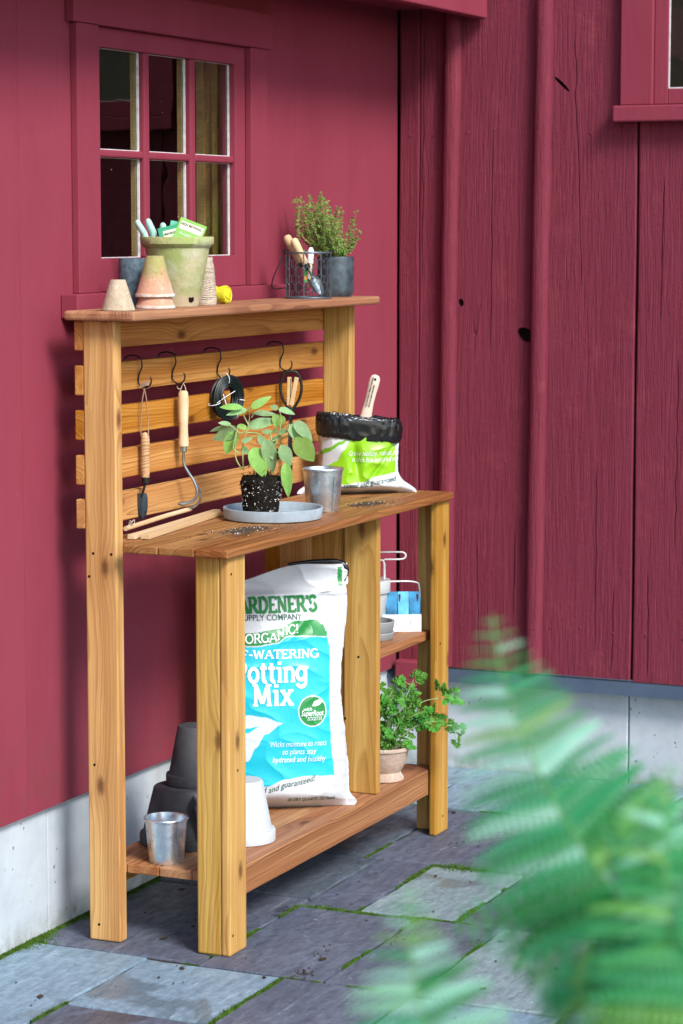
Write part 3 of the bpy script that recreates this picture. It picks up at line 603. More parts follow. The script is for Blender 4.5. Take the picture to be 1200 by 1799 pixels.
ah = math.atan2(-.55, -.30); ah = R(-115)
for rr_ in (1,):
    hr = .0565; hz = .019; dx, dy = math.cos(ah), math.sin(ah)
    MB().tube([(dx*(hr-.004), dy*(hr-.004), hz), (dx*(hr+.0014), dy*(hr+.0014), hz)], .0082, 16).build('drain_hole', HOLE, big)

# seed packets and gloves standing in the pot
def face_rot(th, lean=0, roll=0): return (Matrix.Rotation(R(th), 3, 'Z') @ Matrix.Rotation(R(lean), 3, 'X') @ Matrix.Rotation(R(roll), 3, 'Y')).to_euler()
def text_mesh(body, size, shear=0., bold=0., align='LEFT', sx=1., spacing=1.):
    cu = bpy.data.curves.new('t', 'FONT'); cu.body = body; cu.size = size; cu.shear = shear; cu.offset = bold; cu.align_x = align; cu.space_character = spacing; cu.resolution_u = 3
    o = bpy.data.objects.new('t', cu); col.objects.link(o); bpy.context.view_layer.update(); dg = bpy.context.evaluated_depsgraph_get()
    me = bpy.data.meshes.new_from_object(o.evaluated_get(dg)); bpy.data.objects.remove(o); bpy.data.curves.remove(cu)
    bm = bmesh.new(); bm.from_mesh(me); bmesh.ops.triangulate(bm, faces=bm.faces); bm.to_mesh(me); bm.free()
    for v in me.vertices: v.co.x *= sx
    return me
def flat_text(name, body, size, mat, parent, x, z, y=-.0008, **kw):
    me = text_mesh(body, size, **kw)
    for v in me.vertices: v.co = Vector((v.co.x+x, y, v.co.y+z))
    me.materials.clear(); me.materials.append(mat); return obj(name, me, parent)
pk = thing('seed_packet', 'light green seed packet with an orange vegetable picture, tilted in the pot', 'packet', (.345, -.226, ZT+.165))
pk.rotation_euler = face_rot(-64, -14, 22)
MB().box(-.030, .040, -.0015, .0015, -.05, .054).build('paper', simple('packet_green', (.22, .48, .09), .5, .4), pk, bevel=.0008)
MB().box(-.024, .035, -.0022, -.0016, .025, .046).build('title_strip', simple('packet_cream', (.72, .72, .55), .6), pk)
flat_text('lettering', 'HIGH MOWING', .0095, BLACKTXT, pk, -.0235, .036, -.0026, bold=.0003, sx=.8)
flat_text('lettering', 'ORGANIC SEEDS', .0055, WHITETXT, pk, -.019, .0275, -.0026)
flat_text('lettering', 'Pumpkin', .009, WHITETXT, pk, -.018, .012, -.0024)
for (x, z, a) in ((-.012, -.018, .010), (.004, -.012, .011), (-.004, -.028, .010), (.014, -.024, .009)):
    MB().lathe([(0, -.0005), (a, 0), (0, .0008)], 18).build('vegetable_picture', YELTXT, pk, (x, -.0018, z), (R(90), 0, 0))
pk2 = thing('seed_packet', 'dark green seed packet with a small white title, beside the gloves in the pot', 'packet', (.338, -.20, ZT+.168)); pk2.rotation_euler = face_rot(-64, -10, -14)
MB().box(-.033, .028, -.0012, .0012, -.05, .036).build('paper', MIDGREEN, pk2, bevel=.0006)
MB().box(-.022, .018, -.0019, -.0013, .008, .026).build('title_strip', simple('packet_cream2', (.6, .68, .5), .6), pk2)
flat_text('lettering', 'HIGH MOWING', .0075, BLACKTXT, pk2, -.0205, .0145, -.0023, sx=.72, bold=.0003)
pk3 = thing('seed_packet', 'teal edged seed packet tucked behind the light green packet', 'packet', (.358, -.212, ZT+.165)); pk3.rotation_euler = face_rot(-60, -10, 10)
MB().box(-.035, .03, -.0012, .0012, -.05, .046).build('paper', simple('packet_teal', (.10, .42, .30), .5), pk3, bevel=.0006)
pk4 = thing('seed_packet', 'pale packet edge showing at the right rim of the big pot', 'packet', (.372, -.236, ZT+.16)); pk4.rotation_euler = face_rot(-60, -12, 30)
MB().box(-.03, .03, -.001, .001, -.045, .026).build('paper', WHITETXT, pk4)
gv = thing('garden_glove', 'pale mint garden gloves with fingers sticking out of the big pot', 'glove', (.365, -.17, ZT+.15))
for (p0, p1, rr0) in (((-.03, .03, -.02), (-.075, .05, .068), .0088), ((-.012, .022, -.02), (-.045, .035, .072), .0092), ((.0, .01, -.02), (-.01, .01, .062), .009), ((.01, -.004, -.02), (.012, -.012, .056), .0085), ((.022, -.016, -.02), (.03, -.03, .052), .0075)):
    rr_ = rr0*1.22; a, b = Vector(p0), Vector(p1); b = a+(b-a)*.98; pts = [a+(b-a)*t for t in (0, .3, .6, .85, .93, .98, 1)]
    pts[2] += Vector((.002, -.002, .002))
    MB().tube(pts, [rr_*.95, rr_, rr_*1.02, rr_*.98, rr_*.85, rr_*.55, rr_*.1], 14, flat=.8).build('finger', GLOVE, gv, smooth=60)
MB().lathe([(0, 0), (.03, .002), (.035, .03), (.03, .05), (0, .055)], 24, .1).build('palm', GLOVE, gv, (-.012, .012, -.045), smooth=60)

# twine spool and yellow ball: wound strands
def wound(name, mat, label, cat, loc, rot, prof, turns, strand, skew, seed, core):
    t = thing(name, label, cat, loc); t.rotation_euler = rot; rnd = random.Random(seed)
    MB().lathe([(0, prof[0][1])]+[(a-strand*1.1, z) for a, z in prof]+[(0, prof[-1][1])], 28).build('core', core, t, smooth=60)
    def rad(z):
        for (a, z0), (b, z1) in zip(prof[:-1], prof[1:]):
            if z0 <= z <= z1: return a+(b-a)*(z-z0)/(z1-z0+1e-9)
        return prof[-1][0]
    mb = MB(); zl, zh = prof[0][1], prof[-1][1]
    for layer in range(2):
        pts = []; n = turns*18
        for i in range(n+1):
            th = 2*math.pi*i/18; z = zl+strand+(zh-zl-2*strand)*(i/n if layer == 0 else 1-i/n)+math.sin(th+layer*2+i*.01)*skew*(1+.5*math.sin(i*.05)); z = min(max(z, zl), zh)
            q = rad(z)-strand*.4+layer*strand*.7+rnd.uniform(-.0003, .0003); pts.append((q*math.cos(th), q*math.sin(th), z))
        mb.tube(pts, strand, 5)
    mb.build('strand', mat, t, smooth=70); return t
wound('jute_spool', TWINE, 'cone of natural jute twine right of the big pot', 'twine', (.500, -.205, ZT+.0003), (0, 0, 0), [(.0265, 0), (.027, .005), (.0255, .04), (.022, .09), (.0165, .121)], 34, .0019, .004, 1, TWINE)
MB_end = MB().tube(bez([(-.02, -.018, .01), (-.03, -.03, .003), (-.02, -.045, .0015), (.01, -.05, .0015)]), .0012, 5)
wound('twine_ball', YTWINE, 'bright yellow bundle of twine on the top shelf', 'twine', (.600, -.196, ZT+.0236), (R(90), 0, R(12)), [(.016, -.026), (.0215, -.018), (.0185, -.004), (.0205, .008), (.0225, .018), (.016, .026)], 16, .0021, .006, 2, YTWINE)

# wire basket with tools
bk = thing('wire_basket', 'round chicken wire basket with black handle on the top shelf', 'basket', (1.127, -.205, ZT))
RB, HB = .0635, .128
def ring(mb, rr_, z, rad, n=40): mb.tube([(rr_*math.cos(2*math.pi*i/n), rr_*math.sin(2*math.pi*i/n), z) for i in range(n+1)], rad, 6, cap=False)
for z_ in (.003, HB): mb = MB(); ring(mb, RB, z_, .0025); mb.build('rim_ring', WIREGREY, bk, smooth=60)
for i in range(8):
    a = 2*math.pi*(i+.3)/8; MB().tube([(RB*math.cos(a), RB*math.sin(a), .003), (RB*math.cos(a), RB*math.sin(a), HB)], .0015, 6).build('upright', WIREGREY, bk)
mb = MB(); nc, nr = 16, 6; dz = HB/nr/1.0
def wp(a, z): return (RB*math.cos(a), RB*math.sin(a), min(max(z, .004), HB))
for rI in range(nr):
    for c in range(nc):
        a0 = 2*math.pi*(c+(.5 if rI % 2 else 0))/nc; da = math.pi/nc; z0 = rI*dz
        A_ = wp(a0, z0+dz*.28); B_ = wp(a0, z0+dz*.78); C_ = wp(a0-da, z0+dz*1.28); D2 = wp(a0+da, z0+dz*1.28)
        for p, q in ((A_, B_), (B_, C_), (B_, D2)): mb.tube([p, q], .0008, 4, cap=False)
mb.build('hex_mesh', WIREGREY, bk)
mb = MB()
for i in range(-3, 4): x = i*.017; h_ = math.sqrt(RB*RB-x*x); mb.tube([(x, -h_, .003), (x, h_, .003)], .001, 4); mb.tube([(-h_, x, .0035), (h_, x, .0035)], .001, 4)
mb.build('base_grid', WIREGREY, bk)
# handle hinges sit across the view; the bail has dropped to the far left
hx = Vector((.41, -.91, 0)); hl = -hx*RB; hrv = hx*RB
for q in (hl, hrv):
    mb = MB(); mb.lathe([(.003, 0), (.006, .001), (.006, .012), (.003, .013)], 14); mb.build('hinge_coil', BLACKMET, bk, (q.x, q.y, HB-.004), smooth=40)
bl = bez([hl+Vector((0, 0, HB+.004)), hl+Vector((-.012, .008, HB-.02)), hl+Vector((-.030, .026, HB-.075)), hl+Vector((-.018, .03, HB-.1)), hl+Vector((.05, .03, HB-.10)), hrv+Vector((.05, .075, HB-.095)), hrv+Vector((.03, .05, HB-.06)), hrv+Vector((0, 0, HB+.004))], 8)
MB().tube(bl, .0018, 6).build('bail_handle', BLACKMET, bk, smooth=60)
def hand_tool(name, label, cat, base, top, hr_, hmat, L_h, blade=None):
    """wooden handle running base->top; blade beyond base"""
    base, top = Vector(base), Vector(top); t = thing(name, label, cat, base); ax = (top-base).normalized()
    t.rotation_euler = ax.to_track_quat('Z', 'Y').to_euler()
    prof = [(0, 0), (.7, 0), (.82, .04), (.78, .25), (.95, .55), (1., .78), (.9, .93), (.6, .985), (0, 1.)]
    h = MB().lathe([(a*hr_, b*L_h) for a, b in prof], 20).build('handle', hmat, t, smooth=50)
    MB().lathe([(hr_*.62, -.012), (hr_*.78, -.011), (hr_*.80, .004), (hr_*.6, .005)], 16).build('ferrule', BLACKMET, t, smooth=40)
    return t
v_r = Vector((.41, -.91, 0))
def at(c, rx, z, dep=0): return Vector(c)+v_r*rx+Vector((.91*dep, .41*dep, z))
bc = (1.127, -.205, ZT)
t1 = hand_tool('hand_fork', 'wooden handled tool leaning out of the wire basket, leftmost and tallest', 'tool', at(bc, -.022, .098, .012), at(bc, -.066, .182, .012), .0125, ASH, .088)
MB().tube([(0, 0, -.01), (0, 0, -.05)], .0035, 8).build('shank', STEEL, t1); MB().box(-.008, .008, -.002, .002, -.095, -.05).build('blade', NAVYMET, t1, bevel=.001)
t2 = hand_tool('hand_trowel', 'small trowel with wooden handle and pointed steel blade, standing in the wire basket', 'trowel', at(bc, -.006, .094, -.02), at(bc, -.045, .172, -.02), .0115, ASH, .082)
MB().tube([(0, 0, -.01), (0, 0, -.035), (.001, .002, -.045)], .0032, 8).build('shank', NAVYMET, t2)
def trowel_blade(L, W, n=10, m=6, cup=.25):
    vs = []; fs = []
    for i in range(n+1):
        t = i/n; hw = W/2*(1 if t < .45 else math.sqrt(max(0, 1-((t-.45)/.55)**2.0)))*(.75+.25*min(1, t*6))
        for j in range(m+1):
            s_ = j/m*2-1; vs.append((s_*hw, cup*W*(s_*s_)-.0006, -L*t))
    for i in range(n):
        for j in range(m): a = i*(m+1)+j; fs.append((a, a+1, a+m+2, a+m+1))
    b = len(vs); vs2 = [(x, y_+.0014, z) for x, y_, z in vs]; fs2 = [tuple(reversed([q+b for q in f])) for f in fs]
    rim = []
    for i in range(n):
        for j in (0, m): a = i*(m+1)+j; rim.append((a, a+m+1, a+m+1+b, a+b) if j else (a, a+b, a+m+1+b, a+m+1))
    for j in range(m): a = n*(m+1)+j; rim.append((a, a+1, a+1+b, a+b)); rim.append((j, j+b, j+1+b, j+1))
    return MB().add(vs+vs2, fs+fs2+rim)
o = trowel_blade(.058, .03).build('blade', STEEL, t2, (0, 0, -.038), smooth=50); o.rotation_euler = (0, 0, R(-60))
t3 = thing('plant_marker', 'white marker with wooden shaft standing in the wire basket', 'marker', at(bc, .001, .03, .02)); t3.rotation_euler = (R(3), R(1), 0)
MB().lathe([(0, 0), (.006, .0), (.0065, .065), (.0055, .066)], 12).build('shaft', ASH, t3, smooth=40); MB().lathe([(.0055, .066), (.0085, .068), (.0088, .104), (.006, .108), (.0045, .112), (0, .1125)], 14).build('cap', WHITETXT, t3, smooth=40)
t4 = thing('tool_tag', 'small green and orange printed tag hanging inside the wire basket', 'tag', at(bc, -.008, .045, -.01)); t4.rotation_euler = (0, 0, R(-66))
MB().box(-.006, .006, -.0006, .0006, 0, .036).build('card', simple('tag_green', (.1, .38, .06), .5), t4); MB().box(-.004, .005, -.001, -.0007, .008, .018).build('picture', YELTXT, t4)

# dark bucket with thyme
bu = thing('metal_bucket', 'blue black mottled metal bucket right of the wire basket', 'bucket', (1.345, -.19, ZT+.0003))
MB().lathe([(0, 0), (.044, 0), (.049, .006), (.052, .02), (.0525, .112), (.0515, .114), (.049, .112), (.048, .095), (0, .095)], 48, .012).build('bucket_body', BUCKETBLK, bu, smooth=45)
th = thing('thyme_plant', 'bushy wiry thyme plant growing in the dark metal bucket', 'plant', (1.345, -.19, ZT+.096))
MB().lathe([(0, -.0005), (.047, 0), (.044, .008), (.03, .013), (0, .016)], 24, .15).build('soil', PEAT, th, smooth=60)
rnd = random.Random(21); ms = MB(); ml = MB()
for i in range(105):
    az = rnd.uniform(0, 6.283); sp = rnd.uniform(.01, .088); hh = rnd.uniform(.08, .205)*(1 if math.cos(az-R(115)) > -.3 else .85); r0 = rnd.uniform(0, .02)
    a = Vector((math.cos(az), math.sin(az), 0)); off = v_r*(-.034)
    mid = a*(sp*.85)+off*.6+Vector((rnd.gauss(0, .008), rnd.gauss(0, .008), hh*.45)); top = a*sp*1.05+off+Vector((rnd.gauss(0, .014), rnd.gauss(0, .014), hh))
    pts = bez([a*r0+Vector((0, 0, .008)), mid, top], 6); ms.tube(pts, [.0011]*(len(pts)-3)+[.0007]*3, 4, cap=False)
    L_ = len(pts)
    for j in range(3, L_):
        for rep in range(3):
            p = pts[j-1].lerp(pts[j], rnd.random())
            for s_ in range(2):
                dr = Vector((rnd.gauss(0, 1), rnd.gauss(0, 1), rnd.gauss(.3, .6))).normalized(); ln = rnd.uniform(.006, .0105); sd = dr.orthogonal().normalized()*ln*.28
                ml.add([p, p+dr*ln*.5+sd, p+dr*ln, p+dr*ln*.5-sd], [(0, 1, 2, 3)])
ms.build('stems', STEMW, th); o = ml.build('foliage', L_THYME, th); o['kind'] = 'stuff'

# ================================================================== HOOKS AND HANGING TOOLS
def s_hook(x, label, sc_=1., dz=0):
    t = thing('s_hook', label, 'hook', (x, -.118, 1.4165), group='black hooks over the slat')
    pts = []
    for i in range(9): a = math.pi*(1-i/8)-.25+.25*i/8; pts.append((0, -.022*math.cos(a)*-1, .004+.022*math.sin(a)) if False else (0, .024*math.cos(math.pi*i/8), .002+.010*math.sin(math.pi*i/8)))
    pts = [(0, .022, -.012)]+pts+[(0, -.026, -.016), (0, -.018, -.034)]
    for i in range(1, 12): a = R(160+i*21); pts.append((0, -.030+.0185*math.cos(math.pi-(a-math.pi))*-1*-1 if False else -.0335+.0185*math.cos(R(-(180-i*0))+0)*0+.0185*math.cos(R(20-i*21+0)) , -.050+.0185*math.sin(R(20-i*21))))
    MB().tube(bez(pts, 4), .0021, 7).build('hook_wire', BLACKMET, t, smooth=60); return t
HX = (.27, .45, .705, 1.092)
for x, l in zip(HX, ('black wire hook holding the leather loop of the narrow trowel', 'black wire hook holding the pale handled cultivator', 'black wire hook holding the coil of dark wire', 'black wire hook holding the black handled snips')): s_hook(x, l)
ZH = 1.4165-.0685; YH = -.118-.0335
# narrow trowel
tw = thing('hanging_trowel', 'narrow trowel with striped wooden handle hanging by a leather loop', 'trowel', (HX[0]-.003, YH, 0))
zt = 1.237
MB().lathe([(0, 0), (.0098, .0), (.0105, .01), (.0118, .035), (.0108, .06), (.0118, .085), (.0105, .103), (.006, .112), (0, .114)], 20).build('handle', ZEBRA, tw, (.002, 0, zt-.114), (0, 0, 0), smooth=50).rotation_euler = (0, R(0), 0)
mb = MB()
for s_ in (-1, 1): mb.tube(bez([(0, 0, ZH-.002), (s_*.002, -s_*.006, ZH-.04), (.001*s_, -s_*.010, zt-.004), (.002, -s_*.004, zt-.022)], 6), .0016, 6)
for i in range(3): mb.tube(bez([(-.006, .008, ZH+.004*i), (0, -.008, ZH+.008+.004*i), (.006, -.010, ZH+.003*i), (.002, .006, ZH-.003+.004*i)], 5), .0018, 6)
mb.build('leather_loop', LEATHER, tw, smooth=60)
MB().lathe([(.008, -.012), (.0095, -.011), (.0095, .003), (.007, .004)], 16).build('ferrule', BLACKMET, tw, (.002, 0, zt-.117), smooth=40)
MB().tube(bez([(.002, 0, zt-.126), (0, .004, zt-.145), (-.002, .010, zt-.165)], 5), .0032, 8).build('shank', BLACKMET, tw, smooth=60)
o = trowel_blade(.068, .029).build('blade', NAVYMET, tw, (-.003, .008, zt-.155), smooth=50); o.rotation_euler = (R(3), 0, R(-62))
# cultivator
cv = thing('hand_cultivator', 'two pronged curved cultivator with smooth pale wooden handle, hanging from a hook', 'cultivator', (HX[1]+.01, YH-.008, 0)); zc = 1.330
MB().lathe([(0, 0), (.0125, .0), (.0138, .008), (.0118, .035), (.0115, .055), (.0132, .085), (.0142, .115), (.0125, .138), (.009, .143), (0, .1435)], 24).build('handle', ASH, cv, (0, 0, zc-.1435), smooth=50)
MB().lathe([(.0075, -.012), (.009, -.011), (.009, .002), (.006, .003)], 16).build('ferrule', STEEL, cv, (0, 0, zc-.1455), smooth=40)
mb = MB()
for s_ in (-1, 1): mb.tube(bez([(.001, s_*.003, zc+.02), (.001, -s_*.004, zc+.012), (.0, -s_*.009, zc-.004)], 5), .0011, 5)
mb.tube(bez([(0, .004, zc+.006), (-.004, .012, zc+.004), (-.004, .016, zc+.012)], 4), .0014, 5); mb.build('cord', TWINE, cv)
def vr(x, z, dep=0): q = v_r*x+Vector((.91, .41, 0))*dep; return (q.x, q.y, z)
MB().tube(bez([vr(0, zc-.156), vr(.0, zc-.188), vr(.012, zc-.212), vr(.026, zc-.234), vr(.0345, zc-.262), vr(.026, zc-.284), vr(.004, zc-.292), vr(-.017, zc-.294)], 6), [.0038]*30+[.0042]*6+[.0046]*5+[.003, .001], 9).build('prong', STEEL, cv, smooth=60)
MB().tube(bez([vr(.028, zc-.238, .003), vr(.04, zc-.26, .012), vr(.041, zc-.285, .02), vr(.026, zc-.302, .024), vr(.003, zc-.308, .026)], 6), [.0034]*18+[.004]*4+[.0042, .003, .001], 9).build('prong', STEEL, cv, smooth=60)
# wire coil
co_ = thing('wire_coil', 'coil of dark green garden wire hanging on the slats', 'wire coil', (HX[2]-.006, YH-.012, ZH-.052)); co_.rotation_euler = (0, 0, R(-20))
mb = MB(); rnd = random.Random(9)
for i in range(60):
    rr_ = .0445+rnd.uniform(-.0135, .0125); yy = rnd.uniform(-.013, .013); pts = []
    for k2 in range(33): a = 2*math.pi*k2/32; pts.append(((rr_*.93+.001*math.sin(3*a+i))*math.cos(a), yy+.002*math.sin(2*a+i), (rr_*1.06)*math.sin(a)))
    mb.tube(pts, .0022, 5, cap=False)
mb.build('wire_turns', GREENWIRE, co_, smooth=60)
mb = MB()
for a in (95, 195, 352, 300): 
    c_ = Vector((.046*math.cos(R(a)), 0, .05*math.sin(R(a)))); e_ = c_.normalized(); mb.tube([c_+e_*(.0165*math.cos(R(q)))+Vector((0, .0165*math.sin(R(q)), 0)) for q in range(0, 361, 30)], .0011, 5)
mb.tube(bez([(-.05, -.013, -.012), (-.015, -.016, .006), (.02, -.012, .018)], 5), .001, 5); mb.tube(bez([(-.02, -.008, .012), (-.008, -.012, -.03)], 4), .0016, 5); mb.build('ties', WHITEWIRE, co_)
# snips
sn = thing('garden_snips', 'black loop handled snips with wooden pegs in the handles, hanging on the right hook', 'snips', (HX[3]-.018, YH-.024, ZH)); sn.rotation_euler = (0, 0, R(-60))
for s_ in (-1, 1): MB().tube(bez([(0, s_*.001, .0), (s_*.018, 0, -.006), (s_*.0295, 0, -.04), (s_*.024, 0, -.075), (s_*.006, 0, -.106), (0, s_*.002, -.116)], 6), .0041, 8).build('loop_handle', BLACKMET, sn, smooth=60)
MB().lathe([(0, -.004), (.008, -.003), (.008, .003), (0, .004)], 14).build('pivot', BLACKMET, sn, (0, 0, -.108), (R(90), 0, 0))
for s_ in (-1, 1): MB().box(-.0062, .0062, -.0035, .0035, -.04, .04).build('wooden_peg', ASH, sn, (s_*.0066+.001, -.006-.002*s_, -.056), (0, R(6+5*s_), 0), bevel=.0012)
MB().tube([(-.001, -.007, -.02), (-.004, -.007, -.1)], .0012, 5).build('peg_spring', BLACKMET, sn)
MB().tube([(0, 0, -.11), (-.002, 0, -.16), (-.004, 0, -.235), (-.004, 0, -.275), (-.003, 0, -.295)], [.0075, .0085, .010, .012, .004], 10, flat=.3).build('blade_sheath', BLACKMET, sn, smooth=50)

# ================================================================== ON THE WORKTOP
tr = thing('plant_saucer', 'wide round pale grey saucer under the sage root ball', 'saucer', (.599, -.348, ZW+.0004))
MB().lathe([(0, 0), (.122, 0), (.127, .003), (.131, .028), (.130, .0305), (.126, .0305), (.1235, .028), (.119, .009), (.112, .0065), (0, .0065)], 72).build('dish', CONCGREY, tr, smooth=40)
# wooden stakes lying at the back left
for i, (p, q, wd, hh, lab) in enumerate((((.075, -.255), (.60, -.185), .024, .012, 'pale flat wooden stake lying nearest on the worktop, pencil line across it'), ((.06, -.225), (.64, -.163), .02, .011, 'pale flat wooden stake lying second from the slats on the worktop'))):
    a, b = Vector(p), Vector(q); L_ = (b-a).length; an = math.atan2(b.y-a.y, b.x-a.x)
    t = tag(MB().box(-L_/2, L_/2, -wd/2, wd/2, 0, hh).build('wooden_stake', ASH, None, ((a.x+b.x)/2, (a.y+b.y)/2, ZW+.0003), (0, 0, an), bevel=.001), lab, 'stake', 'wooden stakes on the worktop')
db = thing('dibber_stick', 'round pale stick with a string bow at its left end, lying along the slats', 'stick', (.05, -.215, ZW+.012+.011))
pts = [Vector((.0, .0, .004)), Vector((.12, .016, .004)), Vector((.28, .04, .0035)), Vector((.45, .058, .003))]
MB().tube(bez(pts, 4), [.006]*13, 10).build('stick', ASH, db, smooth=60)
mb = MB()
for s_ in (-1, 1): mb.tube(bez([(.02, .003, .010), (.024+s_*.010, .003-.008, .022), (.03+s_*.004, -.004, .012), (.02, .003, .009)], 6), .0011, 5)
mb.build('string_bow', TWINE, db)
# galvanized pails
PAIL = [(0, .004), (.040, .004), (.0425, 0), (.0435, .003), (.0535, .108), (.0562, .1095), (.0568, .1125), (.0555, .1148), (.053, .114), (.0518, .11), (.0418, .008), (0, .008)]
def pail(loc, label, group=None, s_=1., rz=0):
    t = thing('galvanized_pot', label, 'pot', loc, rz, group)
    MB().lathe([(a*s_, b*s_) for a, b in PAIL], 56).build('pail_wall', GALV, t, smooth=38)
    MB().box(.0455*s_, .0462*s_, -.002, .002, .006, .10*s_).build('seam', GALV, t, (0, 0, 0), (0, R(5.5), R(-120)))
    return t
pail((.815, -.392, ZW+.0004), 'galvanized metal pot on the worktop, between the saucer and the green bag')
# spilled soil
def crumbs(name, label, cx, cy, sx, sy, n, z, seed, rot=0):
    mb = MB(); rnd = random.Random(seed)
    for i in range(n):
        f = abs(rnd.gauss(0, .55)) if i % 4 else abs(rnd.gauss(0, 1.0)); a = rnd.uniform(0, 6.283); px, py = f*math.cos(a)*sx, f*math.sin(a)*sy
        x, y_ = cx+px*math.cos(rot)-py*math.sin(rot), cy+px*math.sin(rot)+py*math.cos(rot); s_ = rnd.uniform(.0007, .0024)*(1.2 if f < .8 else .8)
        if y_ < -.53: continue
        h = z+max(0, .002*(1-f))*rnd.random(); vs = [(x+s_*math.cos(j*2.1+i), y_+s_*math.sin(j*2.1+i), h) for j in range(3)]+[(x+rnd.uniform(-s_, s_)*.4, y_, h+s_*1.2)]
        mb.cur = 1 if rnd.random() < .05 else 0
        mb.add(vs, [(0, 2, 1), (0, 1, 3), (1, 2, 3), (2, 0, 3)])
    return tag(mb.build(name, [CRUMB, PERL]), label, 'soil', kind='stuff')
crumbs('spilled_soil', 'dark potting soil spilled on the worktop left of the saucer', (.33), -.40, .12, .06, 1300, ZW, 4, -.15)
crumbs('spilled_soil', 'dark potting soil spilled on the worktop right of the metal pot', 1.0, -.44, .10, .04, 800, ZW, 5, -.2)
# sage with its bare root ball
SG = thing('sage_plant', 'young sage plant with bare black root ball standing in the grey saucer', 'plant', (.545, -.340, ZW+.0072))
rb = MB(); n, m = 44, 22; vs = []
for i in range(m+1):
    t = i/m; rr_ = (.0435+.0115*t)*(1 if t < .93 else .93); z = .106*t
    for k in range(n):
        a = 2*math.pi*k/n; q = rr_*(1+.075*noise.fractal((math.cos(a)*2.4, math.sin(a)*2.4, z*45), 1., 2., 4)+.035*noise.noise((math.cos(a)*14, math.sin(a)*14, z*260))); vs.append((q*math.cos(a), q*math.sin(a), z+.004*noise.noise((math.cos(a)*3, math.sin(a)*3, 5)) if i else 0))
vs += [(0, 0, 0), (0, 0, .112)]
fs = [(i*n+k, i*n+(k+1) % n, (i+1)*n+(k+1) % n, (i+1)*n+k) for i in range(m) for k in range(n)]+[(k, n*(m+1), (k+1) % n) for k in range(n)]+[(m*n+k, m*n+(k+1) % n, n*(m+1)+1) for k in range(n)]
rb.add(vs, fs).build('root_ball', PEAT, SG, smooth=80)
rnd = random.Random(8); mp = MB(); mr_ = MB()
for i in range(430):
    a = rnd.uniform(0, 6.283); z = rnd.uniform(.004, .1); rr_ = (.0435+.0115*z/.106)*1.02; s_ = rnd.uniform(.0006, .0020); c = Vector((rr_*math.cos(a), rr_*math.sin(a), z))
    q = [c+Vector((rnd.gauss(0, s_), rnd.gauss(0, s_), rnd.gauss(0, s_))) for _ in range(4)]; mp.add(q, [(0, 1, 2), (0, 2, 3), (0, 3, 1), (1, 3, 2)])
for i in range(120):
    a = rnd.uniform(0, 6.283); rr_ = rnd.uniform(0, .05); b = Vector((rr_*math.cos(a), rr_*math.sin(a), .104)); tp = b+Vector((rnd.gauss(0, .008), rnd.gauss(0, .008), rnd.uniform(.004, .022)*(1.6-rr_/.05)))
    mr_.tube([b, (b+tp)/2+Vector((rnd.gauss(0, .003), rnd.gauss(0, .003), 0)), tp], .0007, 3)
o = mp.build('perlite_specks', PERL, SG); o['kind'] = 'stuff'; o = mr_.build('root_fibres', PEAT, SG); o['kind'] = 'stuff'
SAGE= [[0.5184, -0.3015, 1.2867, 0.4881, -0.2623, 1.2948, 0.015], [0.5323, -0.3068, 1.2798, 0.503, -0.271, 1.2721, 0.015], [0.516, -0.3258, 1.2851, 0.5322, -0.3654, 1.3157, 0.0175], [0.5707, -0.3056, 1.2686, 0.5962, -0.3506, 1.267, 0.015], [0.5524, -0.3008, 1.234, 0.5716, -0.3597, 1.2591, 0.0251], [0.5263, -0.281, 1.2377, 0.5298, -0.3092, 1.2359, 0.0125], [0.497, -0.2765, 1.2446, 0.4759, -0.2586, 1.2492, 0.0105], [0.4944, -0.2656, 1.2371, 0.4846, -0.2253, 1.2316, 0.0105], [0.5445, -0.2745, 1.2263, 0.5239, -0.2215, 1.2064, 0.0326], [0.5402, -0.2712, 1.2216, 0.5158, -0.2544, 1.1761, 0.0301], [0.5597, -0.3818, 1.2827, 0.5539, -0.3656, 1.2887, 0.0125], [0.5872, -0.3713, 1.2793, 0.6091, -0.4057, 1.2752, 0.0155], [0.5975, -0.3732, 1.2639, 0.5778, -0.3676, 1.2393, 0.0301], [0.565, -0.3601, 1.2203, 0.5581, -0.3389, 1.225, 0.012], [0.5598, -0.3653, 1.2221, 0.556, -0.3807, 1.229, 0.01], [0.5634, -0.3798, 1.2186, 0.5616, -0.4051, 1.2257, 0.015], [0.5524, -0.4176, 1.2427, 0.5766, -0.4681, 1.1961, 0.0326], [0.5581, -0.4284, 1.2495, 0.5668, -0.4754, 1.2167, 0.0276], [0.5561, -0.4347, 1.2112, 0.5659, -0.473, 1.158, 0.0414], [0.5226, -0.3615, 1.2064, 0.5321, -0.3892, 1.1283, 0.0326], [0.5074, -0.3337, 1.1846, 0.5105, -0.3698, 1.1209, 0.0376], [0.5381, -0.4, 1.1919, 0.5401, -0.4272, 1.1475, 0.0276], [0.5383, -0.4133, 1.1459, 0.5268, -0.4267, 1.0704, 0.0238], [0.5427, -0.2862, 1.1801, 0.5356, -0.3074, 1.1691, 0.015], [0.5148, -0.3464, 1.2138, 0.5221, -0.3672, 1.192, 0.0175], [0.511, -0.302, 1.1979, 0.5195, -0.3224, 1.2077, 0.0125], [0.56, -0.3867, 1.1676, 0.5585, -0.4037, 1.1511, 0.015], [0.5865, -0.3495, 1.1887, 0.5845, -0.3642, 1.2091, 0.0138], [0.5468, -0.3633, 1.1825, 0.5384, -0.3754, 1.1591, 0.015]]
